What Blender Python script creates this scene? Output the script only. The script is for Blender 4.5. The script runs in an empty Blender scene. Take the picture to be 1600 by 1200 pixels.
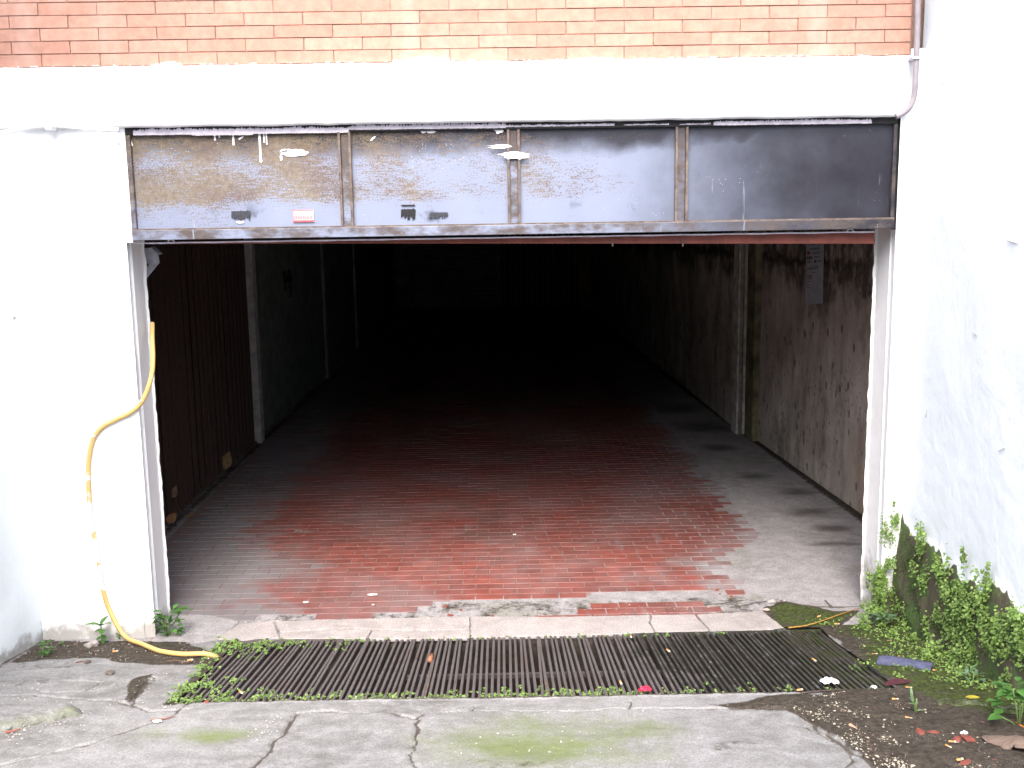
import bpy, math, random
import numpy as np
from mathutils import Vector, Matrix, Euler, noise as mnoise

# ------------------------------------------------------------------ camera, world, sun, exposure
scene = bpy.context.scene
F = 1600.0; CAM_H = 1.65; CAM_Y = -4.06
yaw = math.radians(0.5); pitch = math.radians(9.1); roll = 0.0155
fw = np.array([math.sin(yaw)*math.cos(pitch), math.cos(yaw)*math.cos(pitch), -math.sin(pitch)])
R0 = np.array([math.cos(yaw), -math.sin(yaw), 0.0]); U0 = np.cross(R0, fw)
RR = R0*math.cos(roll) - U0*math.sin(roll); UU = U0*math.cos(roll) + R0*math.sin(roll)
CC = np.array([0.0, CAM_Y, CAM_H])
cd = bpy.data.cameras.new('camera'); cam = bpy.data.objects.new('camera', cd)
scene.collection.objects.link(cam)
cd.lens = 36.0; cd.sensor_width = 36.0; cd.clip_end = 500.0; cd.clip_start = 0.05
cam.matrix_world = Matrix(((RR[0], UU[0], -fw[0], CC[0]), (RR[1], UU[1], -fw[1], CC[1]), (RR[2], UU[2], -fw[2], CC[2]), (0, 0, 0, 1)))
scene.camera = cam

SUN_EL = math.radians(48); SUN_AZ = math.radians(186)      # azimuth measured from +Y towards +X
world = bpy.data.worlds.new('World'); scene.world = world; world.use_nodes = True
wn = world.node_tree; wn.nodes.clear()
sky = wn.nodes.new('ShaderNodeTexSky'); sky.sky_type = 'NISHITA'; sky.sun_disc = False
sky.sun_elevation = SUN_EL; sky.sun_rotation = SUN_AZ; sky.air_density = 1.0; sky.dust_density = 4.0; sky.ozone_density = 1.0
bg = wn.nodes.new('ShaderNodeBackground'); bg.inputs['Strength'].default_value = 0.15
wo = wn.nodes.new('ShaderNodeOutputWorld')
wn.links.new(sky.outputs[0], bg.inputs[0]); wn.links.new(bg.outputs[0], wo.inputs[0])
sd = bpy.data.lights.new('sun', 'SUN'); sd.energy = 1.1; sd.angle = math.radians(40); sd.color = (1.0, 0.97, 0.93)
sun = bpy.data.objects.new('sun', sd); scene.collection.objects.link(sun)
sdir = Vector((math.sin(SUN_AZ)*math.cos(SUN_EL), math.cos(SUN_AZ)*math.cos(SUN_EL), math.sin(SUN_EL)))
sun.rotation_euler = sdir.to_track_quat('Z', 'Y').to_euler(); sun.location = (0, -6, 8)
vs = scene.view_settings
vs.view_transform = 'Standard'; vs.look = 'None'; vs.gamma = 1.0; vs.use_curve_mapping = False
vs.exposure = 2.15
scene.cycles.max_bounces = 8; scene.cycles.diffuse_bounces = 5; scene.cycles.use_denoising = True

rng = np.random.default_rng(7); random.seed(7)

# ------------------------------------------------------------------ placing things: a sight line meets a plane
SL = 0.158; YR = -0.14                                   # slope of the ramp, where it starts
def sight(x, y, n, d):
    D = fw*F + RR*(x-800) - UU*(y-600); n = np.array(n, float)
    return CC + D*((d - n@CC)/(n@D))
def on_floor(x, y): return sight(x, y, (0, 0, 1), 0)
def on_ramp(x, y): return sight(x, y, (0, SL, 1), SL*YR)
def on_front(x, y, Y=-0.10): return sight(x, y, (0, 1, 0), Y)
def on_side(x, y, X): return sight(x, y, (1, 0, 0), X)
def ramp_z(Y): return np.where(np.asarray(Y) < YR, -SL*(np.asarray(Y)-YR), 0.0)

# ------------------------------------------------------------------ numpy noise
def vnoise(x, y, seed=0):
    xi = np.floor(x).astype(np.int64); yi = np.floor(y).astype(np.int64); fx = x-xi; fy = y-yi
    fx = fx*fx*(3-2*fx); fy = fy*fy*(3-2*fy)
    def h(a, b):
        n = (a*374761393 + b*668265263 + seed*982451653) & 0x7fffffff
        n = ((n ^ (n >> 13))*1274126177) & 0x7fffffff
        return ((n ^ (n >> 16)) & 0xffff)/65535.0
    return (h(xi, yi)*(1-fx)+h(xi+1, yi)*fx)*(1-fy) + (h(xi, yi+1)*(1-fx)+h(xi+1, yi+1)*fx)*fy
def fbm(x, y, s=1.0, o=4, seed=0):
    v = 0; a = 0.5; t = 0
    for i in range(o):
        v = v+a*vnoise(x*s, y*s, seed+i*17); t += a; a *= 0.5; s *= 2.03
    return v/t
def sstep(a, b, v):
    t = np.clip((v-a)/(b-a), 0, 1); return t*t*(3-2*t)
def seg_dist(x, y, pts):
    d = np.full(np.shape(x), 1e9)
    for (a, b) in zip(pts[:-1], pts[1:]):
        ax, ay = a[0], a[1]; dx, dy = b[0]-ax, b[1]-ay
        t = np.clip(((x-ax)*dx+(y-ay)*dy)/(dx*dx+dy*dy+1e-12), 0, 1)
        d = np.minimum(d, np.hypot(x-ax-t*dx, y-ay-t*dy))
    return d
def poly_sd(x, y, pts):
    """signed distance, positive inside"""
    ins = np.zeros(np.shape(x), bool); n = len(pts)
    for i in range(n):
        x1, y1 = pts[i][0], pts[i][1]; x2, y2 = pts[(i+1) % n][0], pts[(i+1) % n][1]
        c = ((y1 > y) != (y2 > y)) & (x < (x2-x1)*(y-y1)/((y2-y1)+1e-12)+x1)
        ins ^= c
    d = seg_dist(x, y, list(pts)+[pts[0]])
    return np.where(ins, d, -d)
def RP(px): return [on_ramp(*p)[:2] for p in px]
def FP(px): return [on_floor(*p)[:2] for p in px]

# ------------------------------------------------------------------ object helpers
def link(o, parent=None):
    scene.collection.objects.link(o)
    if parent is not None:
        o.parent = parent
        if parent.type == 'EMPTY': o.matrix_parent_inverse = Matrix.Translation(parent.location).inverted()
    return o
def tag(o, label=None, cat=None, group=None, kind=None):
    if label: o['label'] = label
    if cat: o['category'] = cat
    if group: o['group'] = group
    if kind: o['kind'] = kind
    return o
def empty(name, loc=(0, 0, 0), label=None, cat=None, group=None, rot=(0, 0, 0)):
    o = bpy.data.objects.new(name, None); o.location = loc; o.rotation_euler = rot; o.empty_display_size = 0.1
    link(o); return tag(o, label, cat, group)
class MB:
    def __init__(s): s.v = []; s.f = []
    def add(s, vs, fs):
        b = len(s.v); s.v += [tuple(p) for p in vs]; s.f += [tuple(i+b for i in f) for f in fs]
    def box(s, x0, x1, y0, y1, z0, z1, M=None):
        P = [(x0, y0, z0), (x1, y0, z0), (x1, y1, z0), (x0, y1, z0), (x0, y0, z1), (x1, y0, z1), (x1, y1, z1), (x0, y1, z1)]
        if M is not None: P = [M @ Vector(p) for p in P]
        s.add(P, [(0, 3, 2, 1), (4, 5, 6, 7), (0, 1, 5, 4), (1, 2, 6, 5), (2, 3, 7, 6), (3, 0, 4, 7)])
    def prism(s, pts, d):
        """pts: list of 3D points (planar, ordered), extruded by vector d"""
        n = len(pts); A = [Vector(p) for p in pts]; B = [p+Vector(d) for p in A]
        s.add(A+B, [tuple(range(n))[::-1], tuple(range(n, 2*n))]+[(i, (i+1) % n, n+(i+1) % n, n+i) for i in range(n)])
    def tube(s, pts, r, k=8, cap=True):
        pts = [Vector(p) for p in pts]; n = len(pts); rs = r if hasattr(r, '__len__') else [r]*n
        b = len(s.v); up = Vector((0.13, 0.21, 0.97))
        for i, p in enumerate(pts):
            t = (pts[min(i+1, n-1)]-pts[max(i-1, 0)]).normalized()
            if abs(t.dot(up)) > 0.95: up = Vector((0.9, 0.3, 0.1))
            a = t.cross(up).normalized(); c = a.cross(t).normalized(); up = c
            for j in range(k):
                q = 2*math.pi*j/k; s.v.append(tuple(p+(a*math.cos(q)+c*math.sin(q))*rs[i]))
        for i in range(n-1):
            for j in range(k):
                s.f.append((b+i*k+j, b+i*k+(j+1) % k, b+(i+1)*k+(j+1) % k, b+(i+1)*k+j))
        if cap:
            s.f.append(tuple(b+j for j in range(k))[::-1]); s.f.append(tuple(b+(n-1)*k+j for j in range(k)))
    def mesh(s, name, m, smooth=False):
        me = bpy.data.meshes.new(name); me.from_pydata(s.v, [], s.f); me.materials.append(m)
        if smooth: me.shade_smooth()
        me.update(); return me
    def build(s, name, m, parent=None, smooth=False, bevel=0):
        o = bpy.data.objects.new(name, s.mesh(name, m, smooth)); link(o, parent)
        if bevel:
            b = o.modifiers.new('bevel', 'BEVEL'); b.width = bevel; b.segments = 2; b.limit_method = 'ANGLE'
        return o
def fix_normals(o):
    import bmesh
    bm = bmesh.new(); bm.from_mesh(o.data); bmesh.ops.recalc_face_normals(bm, faces=bm.faces); bm.to_mesh(o.data); bm.free()
def sheet(name, P, mask=None, m=None, parent=None, attrs=None, smooth=True, flip=False):
    """P: (ny,nx,3) array of points -> grid mesh; mask (ny-1,nx-1) of faces kept"""
    ny, nx, _ = P.shape; idx = np.arange(ny*nx).reshape(ny, nx)
    q = np.stack([idx[:-1, :-1], idx[:-1, 1:], idx[1:, 1:], idx[1:, :-1]], -1).reshape(-1, 4)
    if flip: q = q[:, ::-1]
    if mask is not None: q = q[mask.reshape(-1)]
    return arrays(name, P.reshape(-1, 3), q, m, parent, attrs, smooth)
def arrays(name, V, Q, m, parent=None, attrs=None, smooth=True):
    me = bpy.data.meshes.new(name); k = Q.shape[1]
    me.vertices.add(len(V)); me.vertices.foreach_set('co', np.ascontiguousarray(V, np.float32).ravel())
    me.loops.add(len(Q)*k); me.loops.foreach_set('vertex_index', np.ascontiguousarray(Q, np.int32).ravel())
    me.polygons.add(len(Q)); me.polygons.foreach_set('loop_start', np.arange(len(Q), dtype=np.int32)*k)
    me.polygons.foreach_set('use_smooth', np.full(len(Q), smooth))
    me.update(calc_edges=True); me.validate()
    for a, v in (attrs or {}).items():
        at = me.attributes.new(a, 'FLOAT', 'POINT'); at.data.foreach_set('value', np.ascontiguousarray(v, np.float32).ravel())
    me.materials.append(m)
    o = bpy.data.objects.new(name, me); return link(o, parent)

# ------------------------------------------------------------------ materials
class G:
    def __init__(s, name, rough=0.85, spec=0.3):
        s.m = bpy.data.materials.new(name); s.m.use_nodes = True; s.n = s.m.node_tree.nodes; s.l = s.m.node_tree.links
        s.b = s.n['Principled BSDF']; s.b.inputs['Roughness'].default_value = rough; s.b.inputs['Specular IOR Level'].default_value = spec
        g = s.n.new('ShaderNodeNewGeometry'); s.pos = g.outputs['Position']; s.island = g.outputs['Random Per Island']
        s.sep = None; s.h = None
    def put(s, sock, v):
        if isinstance(v, bpy.types.NodeSocket): s.l.new(v, sock)
        elif isinstance(v, tuple) and len(v) == 3 and sock.type == 'RGBA': sock.default_value = (*v, 1)
        else: sock.default_value = v
    def xyz(s):
        if s.sep is None:
            q = s.n.new('ShaderNodeSeparateXYZ'); s.l.new(s.pos, q.inputs[0]); s.sep = q
        return s.sep.outputs
    def scaled(s, v, loc=(0, 0, 0)):
        q = s.n.new('ShaderNodeMapping'); q.inputs['Scale'].default_value = v; q.inputs['Location'].default_value = loc
        s.l.new(s.pos, q.inputs[0]); return q.outputs[0]
    def noise(s, sc, det=5, rough=0.55, vec=None, dist=0.0):
        q = s.n.new('ShaderNodeTexNoise'); q.inputs['Scale'].default_value = sc; q.inputs['Detail'].default_value = det
        q.inputs['Roughness'].default_value = rough; q.inputs['Distortion'].default_value = dist
        s.l.new(vec or s.pos, q.inputs['Vector']); return q.outputs['Fac']
    def voro(s, sc, vec=None, feat='F1', out='Distance'):
        q = s.n.new('ShaderNodeTexVoronoi'); q.feature = feat; q.inputs['Scale'].default_value = sc
        s.l.new(vec or s.pos, q.inputs['Vector']); return q.outputs[out]
    def attr(s, name):
        q = s.n.new('ShaderNodeAttribute'); q.attribute_name = name; return q.outputs['Fac']
    def rnd(s): return s.n.new('ShaderNodeObjectInfo').outputs['Random']
    def rm(s, v, a, b, c=0.0, d=1.0):
        q = s.n.new('ShaderNodeMapRange'); q.interpolation_type = 'SMOOTHSTEP'
        s.put(q.inputs[0], v)
        for i, t in enumerate((a, b, c, d)): q.inputs[i+1].default_value = t
        return q.outputs[0]
    def math(s, op, a, b=0.0, clamp=False):
        q = s.n.new('ShaderNodeMath'); q.operation = op; q.use_clamp = clamp; s.put(q.inputs[0], a); s.put(q.inputs[1], b); return q.outputs[0]
    def mul(s, *a):
        r = a[0]
        for b in a[1:]: r = s.math('MULTIPLY', r, b)
        return r
    def add(s, a, b): return s.math('ADD', a, b)
    def mix(s, f, a, b):
        q = s.n.new('ShaderNodeMix'); q.data_type = 'RGBA'; s.put(q.inputs[0], f)
        s.put(q.inputs[6], a); s.put(q.inputs[7], b); return q.outputs[2]
    def hsv(s, c, h=0.5, sat=1.0, v=1.0):
        q = s.n.new('ShaderNodeHueSaturation'); s.put(q.inputs['Hue'], h); s.put(q.inputs['Saturation'], sat); s.put(q.inputs['Value'], v)
        s.put(q.inputs['Color'], c); return q.outputs[0]
    def bump(s, h, dist=0.002, st=0.6):
        q = s.n.new('ShaderNodeBump'); q.inputs['Distance'].default_value = dist; q.inputs['Strength'].default_value = st
        s.l.new(h, q.inputs['Height'])
        if s.h is not None: s.l.new(s.h, q.inputs['Normal'])
        s.h = q.outputs[0]
    def out(s, col, rough=None):
        s.put(s.b.inputs['Base Color'], col)
        if rough is not None: s.put(s.b.inputs['Roughness'], rough)
        if s.h is not None: s.l.new(s.h, s.b.inputs['Normal'])
        return s.m
def simple(name, col, rough=0.8, var=0.15, sc=30, bump=0.001, spec=0.3, metal=0.0):
    g = G(name, rough, spec); n = g.noise(sc, 6)
    c = g.hsv(col, 0.5, 1.0, g.rm(n, 0.25, 0.75, 1-var, 1+var))
    if bump: g.bump(g.noise(sc*2, 5), bump)
    g.b.inputs['Metallic'].default_value = metal
    return g.out(c)

# plaster, with the grime attribute 'dirt' and moss attribute 'moss' where a mesh has them
def plaster(name, col=(0.83, 0.84, 0.84), lumps=1.0, specks=True):
    g = G(name, 0.9, 0.15)
    n = g.noise(3.0, 6); c = g.hsv(col, 0.5, 1.0, g.rm(n, 0.2, 0.8, 0.93, 1.03))
    if specks:
        k = g.mul(g.rm(g.noise(55, 4, 0.7), 0.70, 0.76), g.rm(g.noise(2.2, 3), 0.5, 0.62))
        c = g.mix(g.mul(k, 0.5), c, (0.25, 0.25, 0.24))
    d = g.attr('dirt'); dn = g.add(d, g.mul(g.add(g.noise(22, 6, 0.7), -0.5), 0.9))
    c = g.mix(g.mul(g.rm(dn, 0.35, 0.75), 0.8), c, (0.25, 0.235, 0.21))
    mo = g.add(g.attr('moss'), g.mul(g.add(g.noise(30, 6, 0.7), -0.5), 0.5))
    mc = g.mix(g.rm(g.noise(9, 5, 0.6), 0.42, 0.6), (0.090, 0.078, 0.056), (0.075, 0.125, 0.042))
    mc = g.mix(g.mul(g.rm(g.noise(70, 3), 0.52, 0.7), g.rm(g.noise(6, 3), .42, .56)), mc, (0.10, 0.15, 0.045))
    c = g.mix(g.rm(mo, 0.42, 0.58), c, mc)
    g.bump(g.noise(16, 5, 0.6), 0.006*lumps, 0.5); g.bump(g.noise(120, 4, 0.6), 0.0012*lumps, 0.6)
    return g.out(c)
M = {}
M['plaster'] = plaster('white plaster')
M['plaster_skylit'] = plaster('skylit white plaster', (0.76, 0.82, 0.86))  # same white plaster, with the bluish skylight tint put into its colour
M['band'] = plaster('band plaster', (0.84, 0.82, 0.82), 1.6, False)

def brick_mat():
    g = G('brick', 0.85, 0.2)
    X, Y, Z = g.xyz()[0], g.xyz()[1], g.xyz()[2]
    c = g.mix(g.rnd(), (0.35, 0.192, 0.145), (0.41, 0.240, 0.185))
    c = g.hsv(c, 0.5, 1.0, g.rm(g.noise(28, 6, 0.6), 0.2, 0.8, 0.82, 1.15))
    c = g.mix(g.mul(g.rm(g.noise(3.0, 4, 0.6, g.scaled((1.6, 1, 0.5))), 0.55, 0.75), 0.3), c, (0.50, 0.40, 0.35))
    # brushed-over white paint at the foot of the brickwork
    top = g.add(g.mul(g.rm(g.noise(2.6, 3, 0.5), 0.58, 0.78), 0.030), g.mul(g.add(g.noise(60, 3, 0.6), -0.5), 0.03))
    k = g.math('LESS_THAN', Z, g.add(top, BRICK_Z-0.001))
    c = g.mix(k, c, (0.82, 0.81, 0.80))
    g.bump(g.noise(90, 5, 0.65), 0.0012, 0.7)
    return g.out(c)
BRICK_Z = float(on_front(700, 96)[2])
M['brick'] = brick_mat()
M['mortar'] = simple('mortar', (0.26, 0.17, 0.14), 0.95, 0.2, 40, 0.002)

def tile_mat():
    g = G('red floor tile', 0.55, 0.35)
    X, Y = g.xyz()[0], g.xyz()[1]
    red = g.mix(g.rnd(), (0.165, 0.046, 0.036), (0.23, 0.068, 0.054))
    red = g.mix(g.rm(g.noise(2.2, 5, 0.6), 0.4, 0.7), red, (0.165, 0.078, 0.072))
    red = g.hsv(red, 0.5, 1.0, g.rm(g.noise(11, 6, 0.65), 0.25, 0.8, 0.72, 1.25))
    grey = g.mix(g.noise(7, 6, 0.6), (0.165, 0.155, 0.163), (0.27, 0.258, 0.272))
    rr = g.math('FRACT', g.add(g.rnd(), g.island)); w = g.add(g.mul(g.add(g.noise(2.3, 7, 0.7), -0.5), 1.15), g.mul(g.add(rr, -.5), .16))
    w = g.math('SUBTRACT', w, g.rm(Y, .35, 1.5, 0.0, .36))
    left = g.rm(g.add(g.math('MULTIPLY', X, -1), w), 0.78, 1.20)
    right = g.rm(g.add(X, w), 0.76, 1.16)
    dust = g.math('MAXIMUM', g.mul(left, 0.96), g.mul(right, 0.92))
    # tyre scuffs running into the garage, dried splashes, footprints' smears
    sc = g.rm(g.noise(1.0, 5, 0.62, g.scaled((16, 1.3, 1)), 0.4), 0.55, 0.72)
    sc2 = g.rm(g.noise(5, 6, 0.7), 0.42, 0.68)
    dust = g.math('MAXIMUM', dust, g.mul(sc, sc2, 0.65))
    dust = g.math('MAXIMUM', dust, g.mul(g.rm(g.noise(1.6, 6, 0.7), 0.40, 0.72), 0.45))
    ln = g.rm(g.math('ABSOLUTE', g.add(g.noise(1.0, 2, 0.4, g.scaled((5, 0.7, 1), (3, 1, 0))), -0.5)), 0.010, 0.002)
    dust = g.math('MAXIMUM', dust, g.mul(ln, g.rm(g.noise(3.0, 4), 0.45, 0.65), 0.5))
    for pts_, w_, st_ in ([(756, 858), (748, 880), (734, 905)], .0035, .75), ([(764, 855), (758, 880), (750, 903)], .003, .6), ([(777, 862), (772, 880), (763, 898)], .0035, .7), ([(843, 802), (860, 845), (905, 892)], .005, .55), ([(690, 850), (705, 880), (745, 915)], .006, .35), ([(560, 850), (590, 880), (640, 905)], .012, .3), \
                        ([(1120, 800), (1140, 860), (1165, 930)], .010, .5), ([(1150, 800), (1172, 860), (1200, 925)], .010, .5), ([(1185, 820), (1205, 870), (1225, 920)], .008, .5), ([(1060, 780), (1100, 840), (1150, 900)], .012, .45), ([(1010, 760), (1050, 820), (1090, 880)], .008, .35), ([(1230, 820), (1248, 870), (1262, 915)], .012, .3):
        q_ = [on_floor(*p) for p in pts_]; k_ = np.polyfit([p[1] for p in q_], [p[0] for p in q_], 2)
        xx = g.add(g.mul(g.add(g.mul(Y, float(k_[0])), float(k_[1])), Y), float(k_[2]))
        ds = g.math('ABSOLUTE', g.math('SUBTRACT', X, xx)); ya, yb = q_[0][1], q_[-1][1]
        on_ = g.mul(g.rm(ds, w_, w_*.3), g.rm(Y, yb-.05, yb+.05), g.rm(Y, ya+.08, ya-.1), g.rm(g.noise(9, 4, .7), .3, .6))
        dust = g.math('MAXIMUM', dust, g.mul(on_, st_))
    grey = g.hsv(grey, .5, 1.0, g.rm(X, -.9, -.2, .72, 1.0))
    c = g.mix(dust, red, grey)
    dk = g.rm(g.noise(1.7, 5, 0.6, g.scaled((1, 0.6, 1), (7, 3, 0))), 0.58, 0.72)
    c = g.mix(g.mul(dk, 0.45), c, (0.07, 0.04, 0.036))
    g.bump(g.noise(200, 3), 0.0004, 0.5)
    return g.out(c, g.rm(dust, 0, 1, 0.5, 0.9))
M['tile'] = tile_mat()

def concrete_mat(name, base=(0.222, 0.224, 0.226), dark=(0.125, 0.125, 0.120)):
    g = G(name, 0.9, 0.2)
    X, Y = g.xyz()[0], g.xyz()[1]
    c = g.mix(g.rm(g.noise(2.4, 7, 0.62), 0.3, 0.72), dark, base)
    c = g.mix(g.rm(g.noise(14, 6, 0.68), 0.35, 0.75), c, tuple(v*1.12 for v in base))
    c = g.mix(g.mul(g.rm(g.noise(1.0, 5, 0.65, g.scaled((3.5, 13, 1))), 0.52, 0.72), 0.5), c, dark)
    c = g.hsv(c, 0.5, 1.0, g.rm(g.noise(150, 4, 0.75), 0.3, 0.7, 0.72, 1.27))
    # attribute layers
    mo = g.add(g.attr('moss'), g.mul(g.add(g.noise(13, 6, 0.75), -0.5), 0.9))
    thin = g.mix(g.noise(40, 4), (0.082, 0.112, 0.030), (0.150, 0.182, 0.062))
    c = g.mix(g.mul(g.rm(mo, 0.30, 1.15), 0.85), c, thin)
    dn = g.add(g.attr('dirt'), g.mul(g.add(g.noise(26, 6, 0.75), -0.5), 0.8))
    soil = g.mix(g.rm(g.noise(60, 5, 0.7), 0.3, 0.7), (0.020, 0.017, 0.013), (0.068, 0.057, 0.045))
    soil = g.mix(g.rm(g.add(g.attr('turf'), g.mul(g.add(g.noise(14, 7, 0.75), -0.5), 2.4)), 0.55, 1.05), soil,
                 g.mix(g.rm(g.noise(80, 4, 0.7), .35, .65), (0.018, 0.024, 0.008), (0.060, 0.080, 0.020)))
    c = g.mix(g.rm(dn, 0.38, 0.62), c, soil)
    # white grit and lichen specks
    sp = g.mul(g.rm(g.voro(170), 0.26, 0.18), g.rm(g.noise(6, 4, 0.6), 0.55, 0.68))
    c = g.mix(g.mul(sp, 0.65), c, (0.36, 0.345, 0.31))
    c = g.mix(g.mul(g.attr('joint'), .85), c, (0.175, 0.118, 0.108))
    c = g.mix(g.mul(g.attr('wet'), .72), c, (0.038, 0.033, 0.030))
    c = g.mix(g.mul(g.rm(g.voro(95), .16, .10), g.rm(g.noise(5, 4, .6), .5, .62), .6), c, (0.06, 0.055, 0.048))
    c = g.mix(g.rm(g.attr('crack'), 0.35, 0.8), c, (0.075, 0.065, 0.056))
    g.bump(g.noise(45, 6, 0.7), 0.004, 0.5); g.bump(g.noise(220, 3, 0.7), 0.001, 0.6)
    return g.out(c)
M['concrete'] = concrete_mat('weathered concrete')
M['stone'] = concrete_mat('pale threshold stone', (0.30, 0.275, 0.27), (0.22, 0.20, 0.195))
M['mortar_bed'] = concrete_mat('floor bed', (0.27, 0.26, 0.272), (0.185, 0.176, 0.170))

def steel_mat(name, frame=False):
    g = G(name, 0.6, 0.25)
    X, Y, Z = g.xyz()[0], g.xyz()[1], g.xyz()[2]
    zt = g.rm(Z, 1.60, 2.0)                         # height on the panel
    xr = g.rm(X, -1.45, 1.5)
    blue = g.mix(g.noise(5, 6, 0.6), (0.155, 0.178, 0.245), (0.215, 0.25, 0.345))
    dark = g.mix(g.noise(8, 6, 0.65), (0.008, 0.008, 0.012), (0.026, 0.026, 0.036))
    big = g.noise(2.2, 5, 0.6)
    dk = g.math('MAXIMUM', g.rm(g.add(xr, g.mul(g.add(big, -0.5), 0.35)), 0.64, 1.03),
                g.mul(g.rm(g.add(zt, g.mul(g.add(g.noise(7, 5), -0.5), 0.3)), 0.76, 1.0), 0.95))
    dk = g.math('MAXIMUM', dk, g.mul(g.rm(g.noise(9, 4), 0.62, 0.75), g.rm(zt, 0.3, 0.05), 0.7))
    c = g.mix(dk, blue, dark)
    # rust breaking through the paint: horizontal brush lines plus fine pitting
    rustc = g.mix(g.rm(g.noise(5, 5), 0.35, 0.65), (0.125, 0.092, 0.074), (0.165, 0.130, 0.086))
    rustc = g.hsv(rustc, 0.5, 1, g.rm(g.noise(60, 5, 0.7), 0.3, 0.7, 0.72, 1.15))
    amt = g.add(g.rm(xr, 0.02, 0.72, 0.68, 0.36), g.mul(g.add(g.noise(3.2, 5, 0.65, g.scaled((1, 1, 1.6), (2, 0, 0.4))), -0.5), 1.25))
    amt = g.math('SUBTRACT', amt, g.rm(zt, 0.34, 0.12, 0, 0.35))
    amt = g.math('SUBTRACT', amt, g.rm(xr, 0.70, 0.85, 0, 0.40))
    br = g.noise(1.0, 5, 0.75, g.scaled((25, 10, 160))); pit = g.noise(170, 3, 0.8)
    gr = g.add(g.mul(br, 0.4), g.mul(pit, 0.6))
    k = g.rm(g.add(amt, g.mul(g.add(gr, -0.5), 2.6)), 0.48, 0.66)
    c = g.mix(g.mul(k, 0.9), c, rustc)
    if frame:
        c = g.mix(g.rm(g.noise(16, 6, 0.7, g.scaled((0.5, 1, 1))), 0.34, 0.62), c, g.mix(g.noise(50, 5), (0.05, 0.043, 0.045), (0.105, 0.085, 0.078)))
    # light run marks and paint specks
    rn = g.mul(g.rm(g.noise(1.0, 3, 0.6, g.scaled((55, 1, 3.5))), 0.62, 0.72), g.rm(zt, 0.55, 0.25), g.rm(g.noise(2.0, 2, 0.5, g.scaled((1, 1, 0.1))), 0.5, 0.6), 0.5)
    c = g.mix(rn, c, (0.33, 0.37, 0.45))
    c = g.mix(g.mul(g.rm(g.voro(90), 0.12, 0.08), g.rm(g.noise(4, 3), 0.56, 0.64)), c, (0.6, 0.6, 0.6))
    g.bump(g.add(g.mul(gr, 0.5), g.mul(k, 0.3)), 0.0012, 0.5)
    return g.out(c, g.rm(k, 0, 1, 0.42, 0.85))
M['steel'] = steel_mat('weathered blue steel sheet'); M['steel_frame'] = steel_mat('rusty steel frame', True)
M['edge_rust'] = simple('rusty angle iron', (0.115, 0.090, 0.078), 0.8, 0.45, 35, 0.001)
M['black_iron'] = simple('black iron', (0.014, 0.014, 0.015), 0.7, 0.3, 30, 0.001)
M['red_primer'] = simple('red primer', (0.19, 0.055, 0.040), 0.6, 0.25, 18, 0.0005)
M['paint'] = simple('white paint smear', (0.80, 0.79, 0.82), 0.6, 0.06, 60, 0.0006)
M['paint_dirty'] = simple('thin lilac white paint', (0.46, 0.43, 0.49), 0.7, 0.2, 45, 0.0006)
M['sticker'] = simple('white sticker', (0.44, 0.38, 0.39), 0.45, 0.05, 60, 0)
M['sticker_red'] = simple('red print', (0.40, 0.07, 0.09), 0.5, 0.15, 90, 0)
M['black_tape'] = simple('black sticker remains', (0.01, 0.01, 0.012), 0.5, 0.3, 60, 0.0003)
M['grey_tape'] = simple('grey sticker remains', (0.030, 0.032, 0.042), 0.6, 0.35, 70, 0.0003)

def grate_mat():
    g = G('drain bar iron', 0.6, 0.35)
    X, Y = g.xyz()[0], g.xyz()[1]
    c = g.mix(g.noise(20, 6, 0.7), (0.060, 0.053, 0.054), (0.135, 0.118, 0.116))
    c = g.mix(g.mul(g.rm(g.noise(7, 5, 0.6), 0.5, 0.65), 0.4), c, (0.075, 0.050, 0.040))
    wet = g.rm(g.add(X, g.mul(g.add(g.noise(5, 5), -0.5), 0.9)), 0.48, 0.62)
    c = g.mix(g.mul(wet, 0.75), c, (0.022, 0.024, 0.018))
    c = g.mix(g.mul(wet, g.rm(g.noise(26, 5, 0.75), 0.54, 0.68), 0.9), c, (0.17, 0.175, 0.18))  # pale streaks: highlights on the wet iron, put into the colour
    c = g.mix(g.mul(g.rm(X, 0.98, 1.2), g.rm(g.noise(12, 5, 0.7), 0.4, 0.6)), c, (0.035, 0.045, 0.018))
    g.bump(g.noise(150, 4), 0.001, 0.5)
    return g.out(c, g.rm(wet, 0, 1, 0.65, 0.4))
M['grate'] = grate_mat()
M['pit_soil'] = simple('silt in the drain', (0.030, 0.025, 0.020), 0.95, 0.5, 40, 0.004)

def leaf_mat(name, a, b, rough=0.5):
    g = G(name, rough, 0.3)
    c = g.mix(g.island, a, b); c = g.hsv(c, 0.5, 1.0, g.rm(g.noise(12, 3), 0.3, 0.7, 0.75, 1.25))
    c = g.hsv(c, 0.5, 1.0, g.rm(g.rnd(), 0, 1, 0.85, 1.15))
    g.out(c)
    tr = g.n.new('ShaderNodeBsdfTranslucent'); g.l.new(c, tr.inputs[0])
    mx = g.n.new('ShaderNodeMixShader'); mx.inputs[0].default_value = 0.3
    g.l.new(g.b.outputs[0], mx.inputs[1]); g.l.new(tr.outputs[0], mx.inputs[2])
    g.l.new(mx.outputs[0], g.n['Material Output'].inputs[0]); return g.m
M['fern'] = leaf_mat('fern green', (0.10, 0.175, 0.034), (0.20, 0.30, 0.085))
M['fern_dark'] = leaf_mat('dark fern green', (0.045, 0.080, 0.020), (0.09, 0.15, 0.042))
M['seedling'] = leaf_mat('seedling green', (0.085, 0.15, 0.032), (0.15, 0.235, 0.065))
M['nettle'] = leaf_mat('leaf green', (0.050, 0.14, 0.028), (0.085, 0.20, 0.045))
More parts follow.
